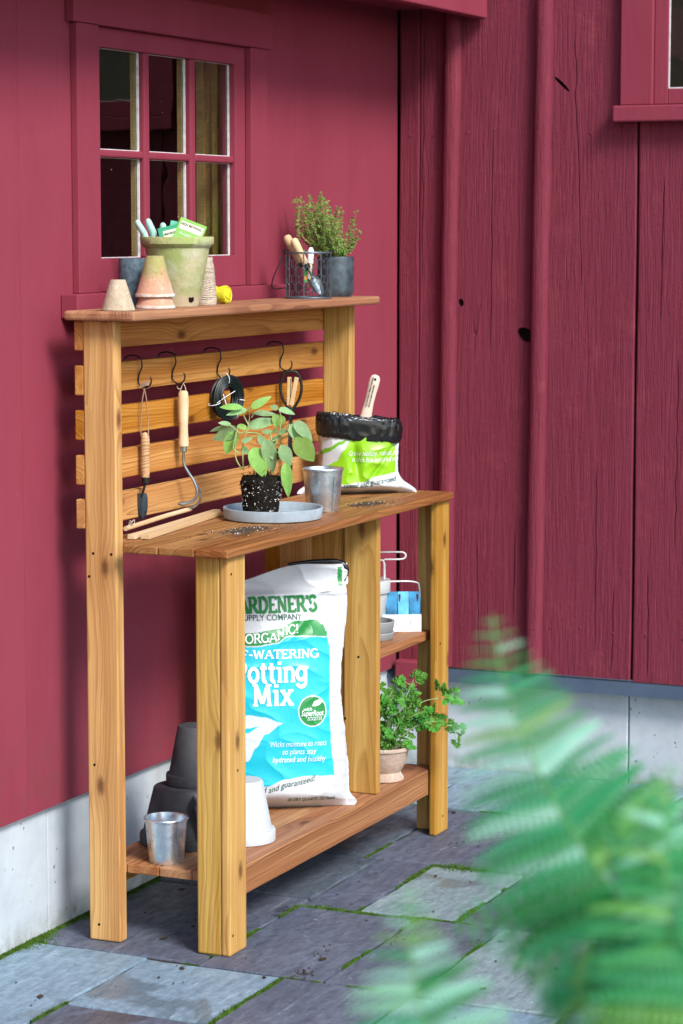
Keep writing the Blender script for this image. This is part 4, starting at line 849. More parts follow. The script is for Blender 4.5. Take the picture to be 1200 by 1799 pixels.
SSTEM= [[[0.5186, -0.302, 1.1236], [0.5247, -0.2979, 1.1868], [0.5325, -0.3051, 1.2233], [0.5391, -0.3102, 1.2574], [0.541, -0.3067, 1.2853]], [[0.5337, -0.3395, 1.109], [0.5462, -0.358, 1.1431], [0.5623, -0.3776, 1.2014], [0.5704, -0.3847, 1.2403], [0.5729, -0.3836, 1.2647]], [[0.5174, -0.2985, 1.126], [0.5141, -0.2825, 1.1577], [0.5187, -0.2805, 1.2014], [0.5236, -0.2836, 1.2294]], [[0.5249, -0.3139, 1.1309], [0.5327, -0.3211, 1.1674], [0.5332, -0.3182, 1.182]], [[0.5571, -0.3665, 1.199], [0.5669, -0.3863, 1.2063], [0.5766, -0.406, 1.2136], [0.5832, -0.4219, 1.2087]], [[0.5333, -0.3075, 1.2209], [0.544, -0.3321, 1.2185], [0.5488, -0.3461, 1.2063]], [[0.5332, -0.3115, 1.2063], [0.5414, -0.328, 1.2124], [0.5453, -0.3369, 1.2112]], [[0.5363, -0.3088, 1.2403], [0.5335, -0.2953, 1.2671], [0.5344, -0.2922, 1.2853]], [[0.5413, -0.3146, 1.2598], [0.5455, -0.3208, 1.2707]], [[0.5613, -0.3834, 1.1722], [0.5665, -0.4025, 1.1455]], [[0.5402, -0.35, 1.1236], [0.5538, -0.368, 1.1674], [0.5621, -0.3858, 1.1698]], [[0.5187, -0.2899, 1.1674], [0.5142, -0.2758, 1.182], [0.5215, -0.2806, 1.2233]], [[0.5623, -0.3776, 1.2014], [0.5747, -0.3962, 1.233], [0.5794, -0.4048, 1.2403]], [[0.5315, -0.3029, 1.2233], [0.5242, -0.2874, 1.2209], [0.5168, -0.2652, 1.2416]], [[0.5433, -0.3137, 1.2793], [0.5464, -0.3177, 1.289], [0.5432, -0.3124, 1.2829]], [[0.5563, -0.3642, 1.2014], [0.5575, -0.3615, 1.2209]]]
def leaf_mesh(L, W, bend, fold, tipf=.75, n=10, m=6, lob=None, wave=.0):
    """blade along +X, faces +Z, bent down by `bend` rad over its length; a real thin solid is not needed at leaf scale"""
    vs = []; fs = []; x = z = 0.; an = bend*.35
    for i in range(n+1):
        t = i/n; hw = W/2*(math.sin(math.pi*min(1, t**tipf))**.74 if 0 < t < 1 else .03)
        for j in range(m+1):
            s_ = j/m*2-1; vs.append((x-abs(s_)*hw*.12, s_*hw, z+abs(s_)*hw*fold+wave*hw*math.sin(t*14+s_*2)))
        x += L/n*math.cos(an); z -= L/n*math.sin(an); an += bend/n
    for i in range(n):
        for j in range(m): a = i*(m+1)+j; fs.append((a, a+m+1, a+m+2, a+1))
    return MB().add(vs, fs)
inv = Vector(SG.location)
for i, l in enumerate(SAGE):
    a, b, wd = Vector(l[:3]), Vector(l[3:6]), l[6]*1.27; ax = (b-a); L_ = ax.length*1.2
    rnd = random.Random(i*7+1); view = Vector((-.91, -.41, .12)); upv = (view+Vector((rnd.uniform(-.35, .35), rnd.uniform(-.35, .35), .55 if i not in (18, 20) else .2))).normalized()
    X_ = ax.normalized(); Y_ = upv.cross(X_).normalized(); Z_ = X_.cross(Y_)
    o = leaf_mesh(L_, wd, rnd.uniform(.1, .5), rnd.uniform(.08, .3), .72 if i % 3 else .85, wave=.05).build('leaf', L_SAGE2 if i in (9, 12, 18, 20, 22, 2, 0, 5) else L_SAGE, SG, smooth=80)
    o.rotation_euler = Matrix((X_, Y_, Z_)).transposed().to_euler(); o.location = a-inv
for s_ in SSTEM:
    pts = bez([Vector(p)-inv for p in s_], 5); k = len(pts); MB().tube(pts, [.0019-.0007*i/k for i in range(k)], 6).build('stem', STEMG, SG, smooth=60)
for i, l in enumerate(SAGE):   # petioles back to the nearest stem point
    a = Vector(l[:3]); best = min((Vector(p) for s_ in SSTEM for p in bez(s_, 4)), key=lambda p: (p-a).length+(.02 if p.z > a.z else 0))
    if (best-a).length > .004: MB().tube(bez([best-inv, (best+a)/2-inv+Vector((0, 0, .003)), a-inv], 4), .0010, 5).build('petiole', STEMG, SG)

# ================================================================== BAGS
GLY = {
 'A': (.84, [('L', .06, 0, .40, 1, .6), ('L', .44, 1, .78, 0), ('L', .17, .33, .64, .33, .6)], [(.07, 0), (.77, 0)]),
 'R': (.84, [('L', .17, 0, .17, 1), ('A', .42, .74, .22, .26, -90, 90), ('L', .17, 1, .42, 1, .7), ('L', .17, .48, .42, .48, .7), ('L', .42, .48, .74, 0)], [(.17, 0), (.76, 0), (.12, 1)]),
 'D': (.86, [('L', .17, 0, .17, 1), ('A', .36, .5, .38, .5, -90, 90), ('L', .17, 1, .36, 1, .7), ('L', .17, 0, .36, 0, .7)], [(.12, 0), (.12, 1)]),
 'E': (.76, [('L', .17, 0, .17, 1), ('L', .17, 1, .66, 1, .7), ('L', .17, .5, .55, .5, .7), ('L', .17, 0, .68, 0, .7), ('L', .66, 1.02, .66, .8, .6), ('L', .68, -.02, .68, .2, .6)], [(.12, 0), (.12, 1)]),
 'N': (.90, [('L', .16, 0, .16, 1, .7), ('L', .16, 1, .72, 0), ('L', .72, 0, .72, 1, .7)], [(.16, 0), (.13, 1), (.73, 1)]),
 'S': (.72, [('A', .36, .74, .26, .26, 15, 250), ('A', .35, .26, .28, .26, 70, -165)], []),
 'G': (.90, [('A', .45, .5, .38, .5, 42, 335), ('L', .78, .02, .78, .42), ('L', .60, .42, .92, .42, .7)], []),
 'O': (.92, [('A', .46, .5, .38, .5, 0, 360)], []), 'I': (.40, [('L', .2, 0, .2, 1)], [(.2, 0), (.2, 1)]), 'C': (.84, [('A', .45, .5, .38, .5, 42, 318), ('L', .74, .98, .74, .74, .6)], []),
 '!': (.34, [('L', .17, .3, .17, 1.02), ('L', .17, 0, .17, .13)], []), "'": (.24, [('L', .14, 1.05, .08, .78)], []),
 'L': (.72, [('L', .17, 0, .17, 1), ('L', .17, 0, .64, 0, .7), ('L', .64, -.02, .64, .24, .6)], [(.17, 1), (.12, 0)]),
 'F': (.72, [('L', .17, 0, .17, 1), ('L', .17, 1, .64, 1, .7), ('L', .17, .5, .52, .5, .7), ('L', .64, 1.02, .64, .78, .6)], [(.17, 0), (.12, 1)]),
 'W': (1.16, [('L', .1, 1, .32, 0), ('L', .32, 0, .56, .95, .7), ('L', .56, .95, .8, 0), ('L', .8, 0, 1.02, 1, .7)], [(.1, 1), (1.04, 1)]),
 'T': (.78, [('L', .39, 0, .39, 1), ('L', .05, 1, .73, 1, .7), ('L', .05, 1.02, .05, .78, .6), ('L', .73, 1.02, .73, .78, .6)], [(.39, 0)]),
 '-': (.46, [('L', .06, .44, .40, .44)], []), ' ': (.4, [], []),
 'P': (.78, [('L', .17, 0, .17, 1), ('A', .40, .73, .24, .27, -90, 90), ('L', .17, 1, .4, 1, .7), ('L', .17, .46, .4, .46, .7)], [(.17, 0), (.12, 1)]),
 'o': (.70, [('A', .34, .35, .26, .35, 0, 360)], []),
 't': (.50, [('L', .22, .14, .22, .96), ('L', .03, .70, .44, .70, .8), ('A', .36, .14, .14, .14, 180, 300)], []),
 'i': (.40, [('L', .2, 0, .2, .7), ('L', .2, .88, .2, 1.04, 1.1)], [(.2, 0), (.15, .7)]),
 'n': (.78, [('L', .17, 0, .17, .7), ('A', .39, .44, .22, .26, 0, 180), ('L', .61, 0, .61, .44)], [(.17, 0), (.61, 0), (.13, .7)]),
 'g': (.72, [('A', .33, .38, .25, .32, 0, 360), ('L', .60, .70, .60, -.08), ('A', .34, -.08, .26, .22, 190, 360)], [(.64, .7)]),
 'M': (1.10, [('L', .16, 0, .2, 1, .85), ('L', .2, 1, .52, .08), ('L', .52, .08, .84, 1), ('L', .84, 1, .90, 0)], [(.16, 0), (.90, 0), (.16, 1), (.9, 1)]),
 'x': (.72, [('L', .14, .7, .60, 0), ('L', .58, .7, .12, 0, .8)], [(.13, 0), (.6, 0), (.14, .7), (.59, .7)]),
}
def slab_text(body, size, wt, x0, z0, center=True, path=None, fit=None):
    """stroke lettering with slab serifs; returns quads as (verts, faces, stroke order)"""
    tot = sum(GLY[c][0] for c in body)*size; sx = 1.
    if fit: sx = fit/tot; tot = fit
    x = x0-(tot/2 if center else 0); V = []; F = []; O = []; order = 0
    for ch in body:
        wd, st, sf = GLY[ch]; strokes = []
        for s_ in st:
            ww = wt*(s_[-1] if (s_[0] == 'L' and len(s_) == 6) else 1)
            if s_[0] == 'L':
                k = max(2, int(max(abs(s_[1]-s_[3]), abs(s_[2]-s_[4]))*5)); strokes.append(([(s_[1]+(s_[3]-s_[1])*j/k, s_[2]+(s_[4]-s_[2])*j/k) for j in range(k+1)], ww))
            else:
                k = max(6, int(abs(s_[6]-s_[5])/18)); strokes.append(([(s_[1]+s_[3]*math.cos(R(s_[5]+(s_[6]-s_[5])*j/k)), s_[2]+s_[4]*math.sin(R(s_[5]+(s_[6]-s_[5])*j/k))) for j in range(k+1)], ww))
        for (sxx, syy) in sf: strokes.append(([(sxx-.14, syy), (sxx, syy), (sxx+.14, syy)], wt*.6))
        for pts, ww in strokes:
            order += 1; b = len(V); m = len(pts)
            for i, p in enumerate(pts):
                a = pts[max(i-1, 0)]; c = pts[min(i+1, m-1)]; tx, tz = c[0]-a[0], c[1]-a[1]; L_ = math.hypot(tx, tz) or 1; nx, nz = -tz/L_*ww/2, tx/L_*ww/2
                for sg in (1, -1): V.append((x+(p[0]+sg*nx)*size*sx, z0+(p[1]+sg*nz)*size)); O.append(order % 9)
            F += [(b+2*i, b+2*i+1, b+2*i+3, b+2*i+2) for i in range(m-1)]
        x += wd*size*sx
    return V, F, O
class Sheet:
    """printed front of a bag: local x to the right, z up, front faces -y; h(x,z) is the bulge"""
    def __init__(s, parent, h): s.p = parent; s.h = h
    def put(s, name, V, F, mat, O=None, lift=.0016, bend=None):
        vs = []
        for i, (x, z) in enumerate(V):
            if bend: z += bend(x)
            vs.append((x, -s.h(x, z)-lift-(O[i]*.00005 if O else 0), z))
        return MB().add(vs, F).build(name, mat, s.p)
    def slab(s, name, body, size, wt, x, z, mat, bend=None, **kw):
        V, F, O = slab_text(body, size, wt, x, z, **kw); return s.put(name, V, F, mat, O, bend=bend)
    def sans(s, name, body, size, x, z, mat, bend=None, fit=None, **kw):
        me = text_mesh(body, size, align='CENTER', **kw); V = [(v.co.x, v.co.y) for v in me.vertices]
        if fit:
            lo, hi = min(v[0] for v in V), max(v[0] for v in V); V = [((v[0]-(lo+hi)/2)*fit/(hi-lo), v[1]) for v in V]
        V = [(a+x, b+z) for a, b in V]; F = [tuple(p.vertices) for p in me.polygons]; bpy.data.meshes.remove(me)
        return s.put(name, V, F, mat, bend=bend)
def film(name, rough):
    t = NT(name, rough, .5); a = t.t.nodes.new('ShaderNodeVertexColor'); a.layer_name = 'print'; t.base(a.outputs[0])
    co = t.coord(); n = t.noise(co, 28., 4, .6, .5); t.normal(t.bump(n, .22, .006)); t.b.inputs['Subsurface Weight'].default_value = .0; return t.m
FILM = film('printed_plastic_film', .36)
def bag_mesh(name, parent, hw, ztop, h, hb, printf, nu=230, nv=380):
    vs = []; cols = []
    for side in (0, 1):
        for i in range(nv+1):
            for j in range(nu+1):
                u_ = j/nu*2-1; v_ = i/nv; zt = ztop(u_); z = v_*zt; x = u_*hw(z, u_)
                if side == 0: y_ = -h(x, z); cols.append(printf(x, z))
                else: y_ = hb(x, z); cols.append((.78, .79, .80))
                vs.append((x, y_, z))
    N = (nu+1)*(nv+1); fs = []
    for i in range(nv):
        for j in range(nu):
            a = i*(nu+1)+j; fs.append((a, a+1, a+nu+2, a+nu+1)); fs.append((N+a, N+a+nu+1, N+a+nu+2, N+a+1))
    for i in range(nv):
        a = i*(nu+1); fs.append((a, a+nu+1, N+a+nu+1, N+a)); a += nu; fs.append((a, N+a, N+a+nu+1, a+nu+1))
    for j in range(nu):
        fs.append((j, N+j, N+j+1, j+1)); a = nv*(nu+1)+j; fs.append((a, a+1, N+a+1, N+a))
    me = MB().add(vs, fs).mesh(name, FILM, 75); at_ = me.color_attributes.new('print', 'FLOAT_COLOR', 'POINT')
    at_.data.foreach_set('color', [c for q in cols for c in (*q, 1.)]); return obj(name, me, parent)
def lerp_pts(pts, x):
    if x <= pts[0][0]: return pts[0][1]
    for (a, b), (c, e) in zip(pts[:-1], pts[1:]):
        if x <= c: t = (x-a)/(c-a); t = t*t*(3-2*t); return b+(e-b)*t
    return pts[-1][1]
W_ = (.58, .60, .63); BL_ = (.012, .47, .60); GR_ = (.015, .23, .05); LM_ = (.25, .56, .012)
# ---- the big potting mix bag
S_ = 1/648.
def bx(px): return (px-486)*S_
def bz(py): return (1419-py)*S_
BG = thing('potting_mix_bag', 'tall white and blue plastic sack of potting mix standing on the lower shelf', 'bag', (.720, -.296, ZL+.0005), R(-58)); BG.rotation_euler = (Matrix.Rotation(R(-58), 3, 'Z') @ Matrix.Rotation(R(-5), 3, 'X')).to_euler()
def hw1(z, u_):
    q = .190+.008*math.sin(z*9+1)-.010*math.exp(-((z-.30)/.12)**2)+.012*math.exp(-((z-.52)/.10)**2)
    q += .022*math.exp(-((z-.010)/.018)**2); q += .0022*noise.noise((z*40, u_*2+5, 0))+.0012*noise.noise((z*110, u_*3, 1))
    if z > .60: q += .004
    return q
def zt1(u_): return .642+.020*u_-.016*math.exp(-((u_+.55)/.35)**2)+.006*math.sin(u_*5)
def env(x, z):
    e = max(0., 1-abs(x/.192)**2.6)
    zb = min(1., (z/.05)) if z < .05 else 1.; zb = math.sin(zb*math.pi/2)
    top = 1. if z < .45 else max(0., 1-(z-.45)/.165); top = top*top*(3-2*top)
    return e**.6*zb*(.18+.82*top)
def h1(x, z):
    b = .072*env(x, z)*(1+.10*math.sin(z*7+x*3))
    w1 = noise.noise((x*9+z*5, z*16, 3.3)); w1 = (1-abs(w1))**4
    w2 = noise.noise((x*5-z*9, z*9+x*6, 8.1)); w2 = (1-abs(w2))**5
    edge = min(1., max(0., (abs(x)-.07)/.1)); wr = (.0045*w1*(.25+edge)+.0045*w2)
    fold = .006*math.exp(-((z-.575-.02*x)/.008)**2)+.004*math.sin((x+z*.3)*55)*math.exp(-((z-.555)/.03)**2)*.6
    diag = .008*math.exp(-((x-.06-(z-.49)*.9)/.018)**2)*(1 if .36 < z < .58 else 0)
    return b+wr*min(1., z/.03)+fold-diag*.8+.002
def hb1(x, z): return .045*env(x, z)+.002
def top_g(px): return lerp_pts([(300, 1120), (380, 1112), (445, 1110), (488, 1104), (520, 1091), (556, 1090), (568, 1098), (574, 1110)], px)
def bot_g(px): return lerp_pts([(300, 1132), (380, 1132), (450, 1133), (486, 1128), (505, 1117), (530, 1117), (576, 1119)], px)
def bot_b(px): return lerp_pts([(372, 1398), (430, 1388), (462, 1376), (500, 1363), (535, 1359), (584, 1361)], px)
def rgt_b(py): return lerp_pts([(1119, 575), (1140, 579), (1250, 577), (1300, 579), (1361, 584)], py)
def print1(x, z):
    px, py = x/S_+486, 1419-z/S_
    c = W_
    if 378 < px < 575 and top_g(px) < py < bot_g(px)-.8: c = GR_
    elif 372 < px < rgt_b(py) and bot_g(px)+1.2 < py < bot_b(px):
        c = BL_
        lf = lerp_pts([(380, 1262), (433, 1251), (460, 1255), (494, 1266)], px); lb = lerp_pts([(380, 1400), (433, 1331), (447, 1308), (463, 1285), (494, 1267)], px)
        if px < 494 and lf < py < lb: c = (.60, .66, .78)
        if px < 452 and lerp_pts([(410, 1285), (433, 1274), (452, 1271)], px) < py < lerp_pts([(410, 1296), (433, 1282), (452, 1272.5)], px): c = BL_
        rr_ = math.hypot(px-546, (py-1247)*.93)
        if rr_ < 23.5: c = GR_
        elif rr_ < 25.5: c = W_
    if 598 < px < 606 and 1000 < py < 1032: c = GR_
    return c
bag_mesh('sack', BG, hw1, zt1, h1, hb1, print1)
SH = Sheet(BG, h1)
SH.slab('lettering', "GARDENER'S", 25*S_, .25, bx(482), bz(1076), REDTXT, fit=156*S_, bend=lambda x: .012*(x+.1))
SH.sans('lettering', 'SUPPLY COMPANY', 14*S_, bx(478), bz(1089), TEALTXT, fit=108*S_, bold=.0002)
SH.slab('lettering', 'ORGANIC!', 15*S_, .17, bx(478), bz(1125), WHITETXT, fit=94*S_, bend=lambda x: lerp_pts([(-.09, -.004), (-.01, -.001), (.03, .018), (.09, .024)], x))
SH.slab('lettering', 'SELF-WATERING', 14*S_, .21, bx(472), bz(1154), WHITETXT, fit=174*S_)
SH.slab('lettering', 'Potting', 33*S_, .21, bx(475), bz(1194), WHITETXT, fit=126*S_)
SH.slab('lettering', 'Mix', 34*S_, .21, bx(477), bz(1234), WHITETXT, fit=71*S_)
SH.sans('lettering', 'with', 9*S_, bx(537), bz(1246), WHITETXT, shear=.2, lift=None) if False else SH.sans('lettering', 'with', 9*S_, bx(537), bz(1246), WHITETXT, shear=.2)
SH.sans('lettering', 'SuperRoot', 14*S_, bx(546), bz(1255), WHITETXT, shear=.2, fit=40*S_, bold=.0003); SH.sans('lettering', 'BOOSTER', 9*S_, bx(550), bz(1263), WHITETXT, shear=.2, fit=26*S_)
SH.put('leaf_emblem', [(bx(a), bz(b)) for a, b in ((545, 1238), (549, 1230), (558, 1227), (564, 1231), (558, 1237), (550, 1239))], [(0, 1, 2, 3, 4, 5)], WHITETXT)
for i, (tx, cx, fw) in enumerate((('Wicks moisture to roots', 521, 99), ('so plants stay', 522, 60), ('hydrated and healthy', 522, 94))): SH.sans('lettering', tx, 14*S_, bx(cx), bz(1307+13.5*i), WHITETXT, shear=.22, fit=fw*S_)
SH.sans('lettering', 'Garden-tested and guaranteed!', 15*S_, bx(470), bz(1384), TEALTXT, shear=.18, fit=160*S_, bend=lambda x: lerp_pts([(-.13, -.012), (-.03, -.004), (.03, .012), (.12, .028)], x))
SH.sans('lettering', '20 DRY QUARTS  (22 liters)', 10*S_, bx(544), bz(1404), TEALTXT, fit=84*S_, bold=.0002)
# black lining peeping out of the folded top right corner
MB().tube(bez([(.04, .001, .655), (.11, .0, .661), (.175, .0, .660), (.197, -.002, .644), (.200, -.004, .624), (.192, -.008, .607)], 5), [.004, .0045, .005, .0055, .006, .006, .006, .006, .007, .007, .007, .007, .008, .008, .008, .008, .007, .006, .005, .004, .004, .004, .003, .002, .002, .002], 8).build('black_lining', BLKPLAST, BG, smooth=60)
# ---- the small opened bag
SB = thing('seed_starter_bag', 'small white and lime green soil bag with rolled black top on the worktop', 'bag', (1.262, -.300, ZW+.0005), R(-57))
S2 = 1/618.
def cx2(px): return (px-636)*S2
def cz2(py): return (869-py)*S2
def hw2(z, u_):
    return .112+.053*math.exp(-(z/.034)**2)*(1.05 if u_ > 0 else 1.25)+.004*noise.noise((z*30, u_*2, 2))-.004*math.sin(z*22)
def h2(x, z):
    e = max(0., 1-abs(x/(.117+.045*math.exp(-(z/.03)**2)))**2.4)**.55; zb = math.sin(min(1., z/.028)*math.pi/2)
    w1 = (1-abs(noise.noise((x*14+z*6, z*13-x*6, 5.))))**4; crease = .018*math.exp(-((x+.012+(z-.05)*.12)/.011)**2)*max(0., 1-abs(z-.09)/.075); cr2 = .013*math.exp(-((x-.03-(z-.05)*.75)/.009)**2)*(1 if .03 < z < .16 else 0)
    return .058*e*zb+.009*w1*e*zb-crease-cr2+.002
def hb2(x, z): return .055*max(0., 1-abs(x/.16)**2.4)**.55*math.sin(min(1., z/.028)*math.pi/2)+.002
def print2(x, z):
    px, py = x/S2+636, 869-z/S2; c = W_
    lo = lerp_pts([(565, 850), (600, 850), (640, 846), (665, 836), (695, 831)], px)
    if px < 697 and py < lo: c = LM_
    up = lerp_pts([(560, 838), (575, 818), (590, 810), (603, 790), (615, 773), (640, 764), (700, 742)], px)
    if py < up: c = W_
    if lerp_pts([(560, 800), (574, 787), (600, 774), (614, 764)], px) < py < lerp_pts([(560, 808), (574, 795), (600, 780), (618, 765)], px) and px < 616: c = (.16, .40, .02)
    return c
bag_mesh('sack', SB, hw2, lambda u_: .165, h2, hb2, print2, 200, 170)
S3 = Sheet(SB, h2)
S3.sans('lettering', 'Grow healthy, robust see', 13*S2, cx2(658), cz2(800), WHITETXT, shear=.2, fit=92*S2); S3.sans('lettering', 'in this fine-textured mix', 13*S2, cx2(661), cz2(811), WHITETXT, shear=.2, fit=86*S2)
S3.sans('lettering', 'garden-tested and guaranteed', 13*S2, cx2(634), cz2(856), TEALTXT, shear=.1, fit=128*S2, bend=lambda x: lerp_pts([(-.1, -.003), (0, 0), (.04, .010), (.1, .016)], x), bold=.0002); S3.sans('lettering', '9 DRY QUARTS (9.9 liters)', 8*S2, cx2(672), cz2(868), BLACKTXT, fit=62*S2)
mb = MB(); n, m = 190, 40; vs = []
for i in range(n):
    a = 2*math.pi*i/n; cx_, cy_ = .111*math.copysign(abs(math.cos(a))**.75, math.cos(a)), .062*math.copysign(abs(math.sin(a))**.8, math.sin(a)); zc_ = .188-.012*math.cos(a)
    for j in range(m):
        b = 2*math.pi*j/m; q = 1+.10*noise.noise((math.cos(a)*5, math.sin(a)*5, b*.7))-.26*(1-abs(noise.noise((math.cos(a)*6+b*.5, math.sin(a)*6, b*1.1))))**6-.14*(1-abs(noise.noise((math.cos(a)*11, math.sin(a)*11+b, 4))))**5; rw, rh = .0125*q, .0345*(.6+.4*q)*(1+.03*math.sin(a*7))
        oc = math.copysign(abs(math.cos(b))**.6, math.cos(b)); os_ = math.copysign(abs(math.sin(b))**.6, math.sin(b))
        k = 1+rw*oc/.1; vs.append((cx_*k+.003*noise.noise((a*4, b, 9)), cy_*k, zc_+rh*os_+.004*noise.noise((a*6, 1, 1))))
mb.add(vs, [(i*m+j, ((i+1) % n)*m+j, ((i+1) % n)*m+(j+1) % m, i*m+(j+1) % m) for i in range(n) for j in range(m)]).build('rolled_black_top', BLKPLAST, SB, smooth=40)
MB().lathe([(0, .0), (.105, .0), (.1, .01), (.05, .018), (0, .02)], 40, .05, 1, 0, 0, .155, 1, .52).build('soil', PEAT, SB, smooth=60)
sp = thing('soil_scoop', 'pale wooden scoop handle sticking up out of the opened soil bag', 'scoop', at((1.262, -.300, ZW), .012, .19, .0)); sp.rotation_euler = (Matrix.Rotation(R(-60), 3, 'Z') @ Matrix.Rotation(R(14), 3, 'Y')).to_euler()
n = 18; vs = []; prof = [(-.06, .016), (.03, .0165), (.045, .0155), (.07, .0135), (.1, .0140), (.125, .0155), (.14, .0150), (.1485, .011), (.152, .005)]
for (z, rr_) in prof:
    for k in range(n): a = 2*math.pi*k/n; vs.append((rr_*math.cos(a), rr_*.62*math.sin(a), z))
SCOOPW = simple('pale_beech', (.68, .53, .42), .5, .3, 0, .06, 60)
MB().add(vs, [(i*n+k, i*n+(k+1) % n, (i+1)*n+(k+1) % n, (i+1)*n+k) for i in range(len(prof)-1) for k in range(n)]+[tuple(range((len(prof)-1)*n, len(prof)*n)), tuple(reversed(range(n)))]).build('handle', SCOOPW, sp, smooth=60)
MB().tube([(0, -.0085, .139), (0, -.0105, .139)], .0035, 12).build('hanging_hole', HOLE, sp)
for dx in (-.005, .003): me = text_mesh('ALL NATURAL BEECH HANDLE' if dx < 0 else 'SUSTAINABLE HARVEST', .0062, bold=.0002); me.transform(Matrix.Translation((dx, -.0105, .058)) @ Matrix.Rotation(R(-90), 4, 'Y') @ Matrix.Rotation(R(90), 4, 'X')); me.materials.clear(); me.materials.append(BLACKTXT); obj('lettering', me, sp)

# ================================================================== LOWER SHELVES
pail((.088, -.300, ZL+.0005), 'galvanized metal pot at the left end of the lower shelf', s_=.98)
pail((.238, -.362, ZL+.0005), 'galvanized pot mostly hidden behind the left front leg, lower of two nested', 'nested galvanized pots behind the leg'); pail((.238, -.362, ZL+.026), 'galvanized pot nested on top of another behind the left front leg', 'nested galvanized pots behind the leg')
DP = [(0, 0), (.081, 0), (.083, .002), (.112, .118), (.1185, .119), (.1195, .122), (.1195, .142), (.118, .144), (.110, .144), (.106, .12), (.078, .008), (0, .008)]
pot('dark_clay_pot', DARKCLAY, DP, (.290, -.250, ZL+.0005), 'wide charcoal clay pot upside down on the lower shelf, under a smaller one', inv=True, wob=.003, n=72)
DP2 = [(0, 0), (.041, 0), (.043, .002), (.066, .122), (.0725, .123), (.0735, .126), (.0735, .148), (.072, .150), (.066, .15), (.062, .125), (.04, .008), (0, .008)]
pot('dark_clay_pot', DARKCLAY, DP2, (.322, -.258, ZL+.1455), 'charcoal clay pot upside down on top of a wider one', inv=True, wob=.003, n=64)
WP = [(0, 0), (.045, 0), (.048, .003), (.071, .125), (.078, .126), (.080, .129), (.080, .155), (.078, .157), (.070, .157), (.067, .13), (.043, .008), (0, .008)]
pot('white_pot', WHITEPOT, WP, (.362, -.378, ZL+.0005), 'white pot upside down in front of the big potting mix sack', inv=True, wob=.002, n=72)
# middle shelf
pot('grey_saucer', SAUCER, [(0, 0), (.055, 0), (.058, .003), (.0615, .020), (.0600, .022), (.056, .021), (.054, .008), (0, .008)], (1.165, -.385, ZM+.0004), 'grey clay saucer on the middle shelf, lower of the stack of two', 'saucer')
pot('grey_saucer', SAUCER, [(0, 0), (.055, 0), (.058, .003), (.0630, .030), (.0615, .032), (.0565, .031), (.054, .008), (0, .008)], (1.165, -.385, ZM+.0215), 'grey clay saucer with dark inside, upper of the stack on the middle shelf', 'saucer')
stp = thing('white_pot', 'tall white pot with grey inside, half hidden by the divider on the middle shelf', 'pot', (1.29, -.322, ZM+.0004))
MB().lathe([(.035, 0), (.038, .003), (.052, .112), (.058, .113), (.0595, .116), (.0595, .148), (.058, .150), (.054, .149)], 56).build('outer_wall', WHITEPOT, stp, smooth=40)
MB().lathe([(.0538, .1488), (.050, .112), (.033, .010), (0, .01)], 56).build('inner_wall', DARKCLAY, stp, smooth=40)
# soil block maker: white box with wire handle
sb = thing('soil_block_maker', 'white metal soil block maker with wire handles on the middle shelf', 'soil blocker', (1.325, -.374, ZM+.0004), R(-62))
BWH = simple('white_enamel', (.78, .80, .82), .35, .5)
bw, bd, bh = .085, .03, .05
for (x0, x1, y0, y1) in ((-bw, bw, -bd, -bd+.0015), (-bw, bw, bd-.0015, bd), (-bw, -bw+.0015, -bd+.0016, bd-.0016), (bw-.0015, bw, -bd+.0016, bd-.0016)): MB().box(x0, x1, y0, y1, 0, bh).build('box_side', BWH, sb)
for x in (-.03, .012, .054): MB().box(x-.0006, x+.0006, -bd-.0006, -bd-.0001, .018, .032).build('slot', BLACKMET, sb)
for i in range(5):
    x0 = -bw+.003+i*.0335; MB().add([(x0, -bd+.004, bh-.01), (x0+.0295, -bd+.004, bh-.01), (x0+.0325, .0, bh+.062), (x0, .0, bh+.062), (x0, -bd+.006, bh-.01), (x0+.0325, -bd+.006, bh-.01), (x0+.0325, .002, bh+.062), (x0, .002, bh+.062)], [(0, 1, 2, 3), (7, 6, 5, 4), (0, 4, 5, 1), (3, 2, 6, 7), (0, 3, 7, 4), (1, 5, 6, 2)]).build('ejector_plate', BLUEMET if i % 2 else BLUEDARK, sb)
    MB().box(x0+.0322, x0+.0336, -bd+.002, -bd+.004, bh-.012, bh+.04).build('divider_fin', BLUEMET, sb, (0, 0, 0), (R(-18), 0, 0)) if i < 4 else None
for x in (.022, .0735): MB().tube([(x, -.014, bh-.006), (x+.002, -.004, bh+.055)], .003, 6).build('plunger_pin', simple('rust_pin', (.09, .02, .03), .6), sb)
MB().tube(bez([(-.082, -.002, bh-.01), (-.082, -.002, bh+.07), (-.07, -.002, bh+.088), (.0, -.002, bh+.092), (.068, -.002, bh+.09), (.082, -.002, bh+.07), (.0825, -.002, bh-.01)], 7), .0024, 8).build('wire_frame', WHITEWIRE, sb, smooth=60)
MB().tube(bez([(-.02, 0, bh+.09), (-.02, 0, bh+.125), (-.022, 0, bh+.150), (-.03, 0, bh+.154), (-.075, 0, bh+.155)], 6), .0024, 8).build('plunger_rod', WHITEWIRE, sb, smooth=60)
MB().tube([(-.02+.0036*math.cos(i*.8), .0036*math.sin(i*.8), bh+.092+.00042*i) for i in range(130)], .0008, 4).build('spring', WHITEWIRE, sb)
MB().tube(bez([(-.02, 0, bh+.156), (.02, 0, bh+.156), (.036, 0, bh+.158), (.042, 0, bh+.1665), (.036, 0, bh+.175), (.02, 0, bh+.177), (-.06, 0, bh+.177), (-.1, 0, bh+.176)], 6), .0025, 8).build('grip', WHITEWIRE, sb, smooth=60)
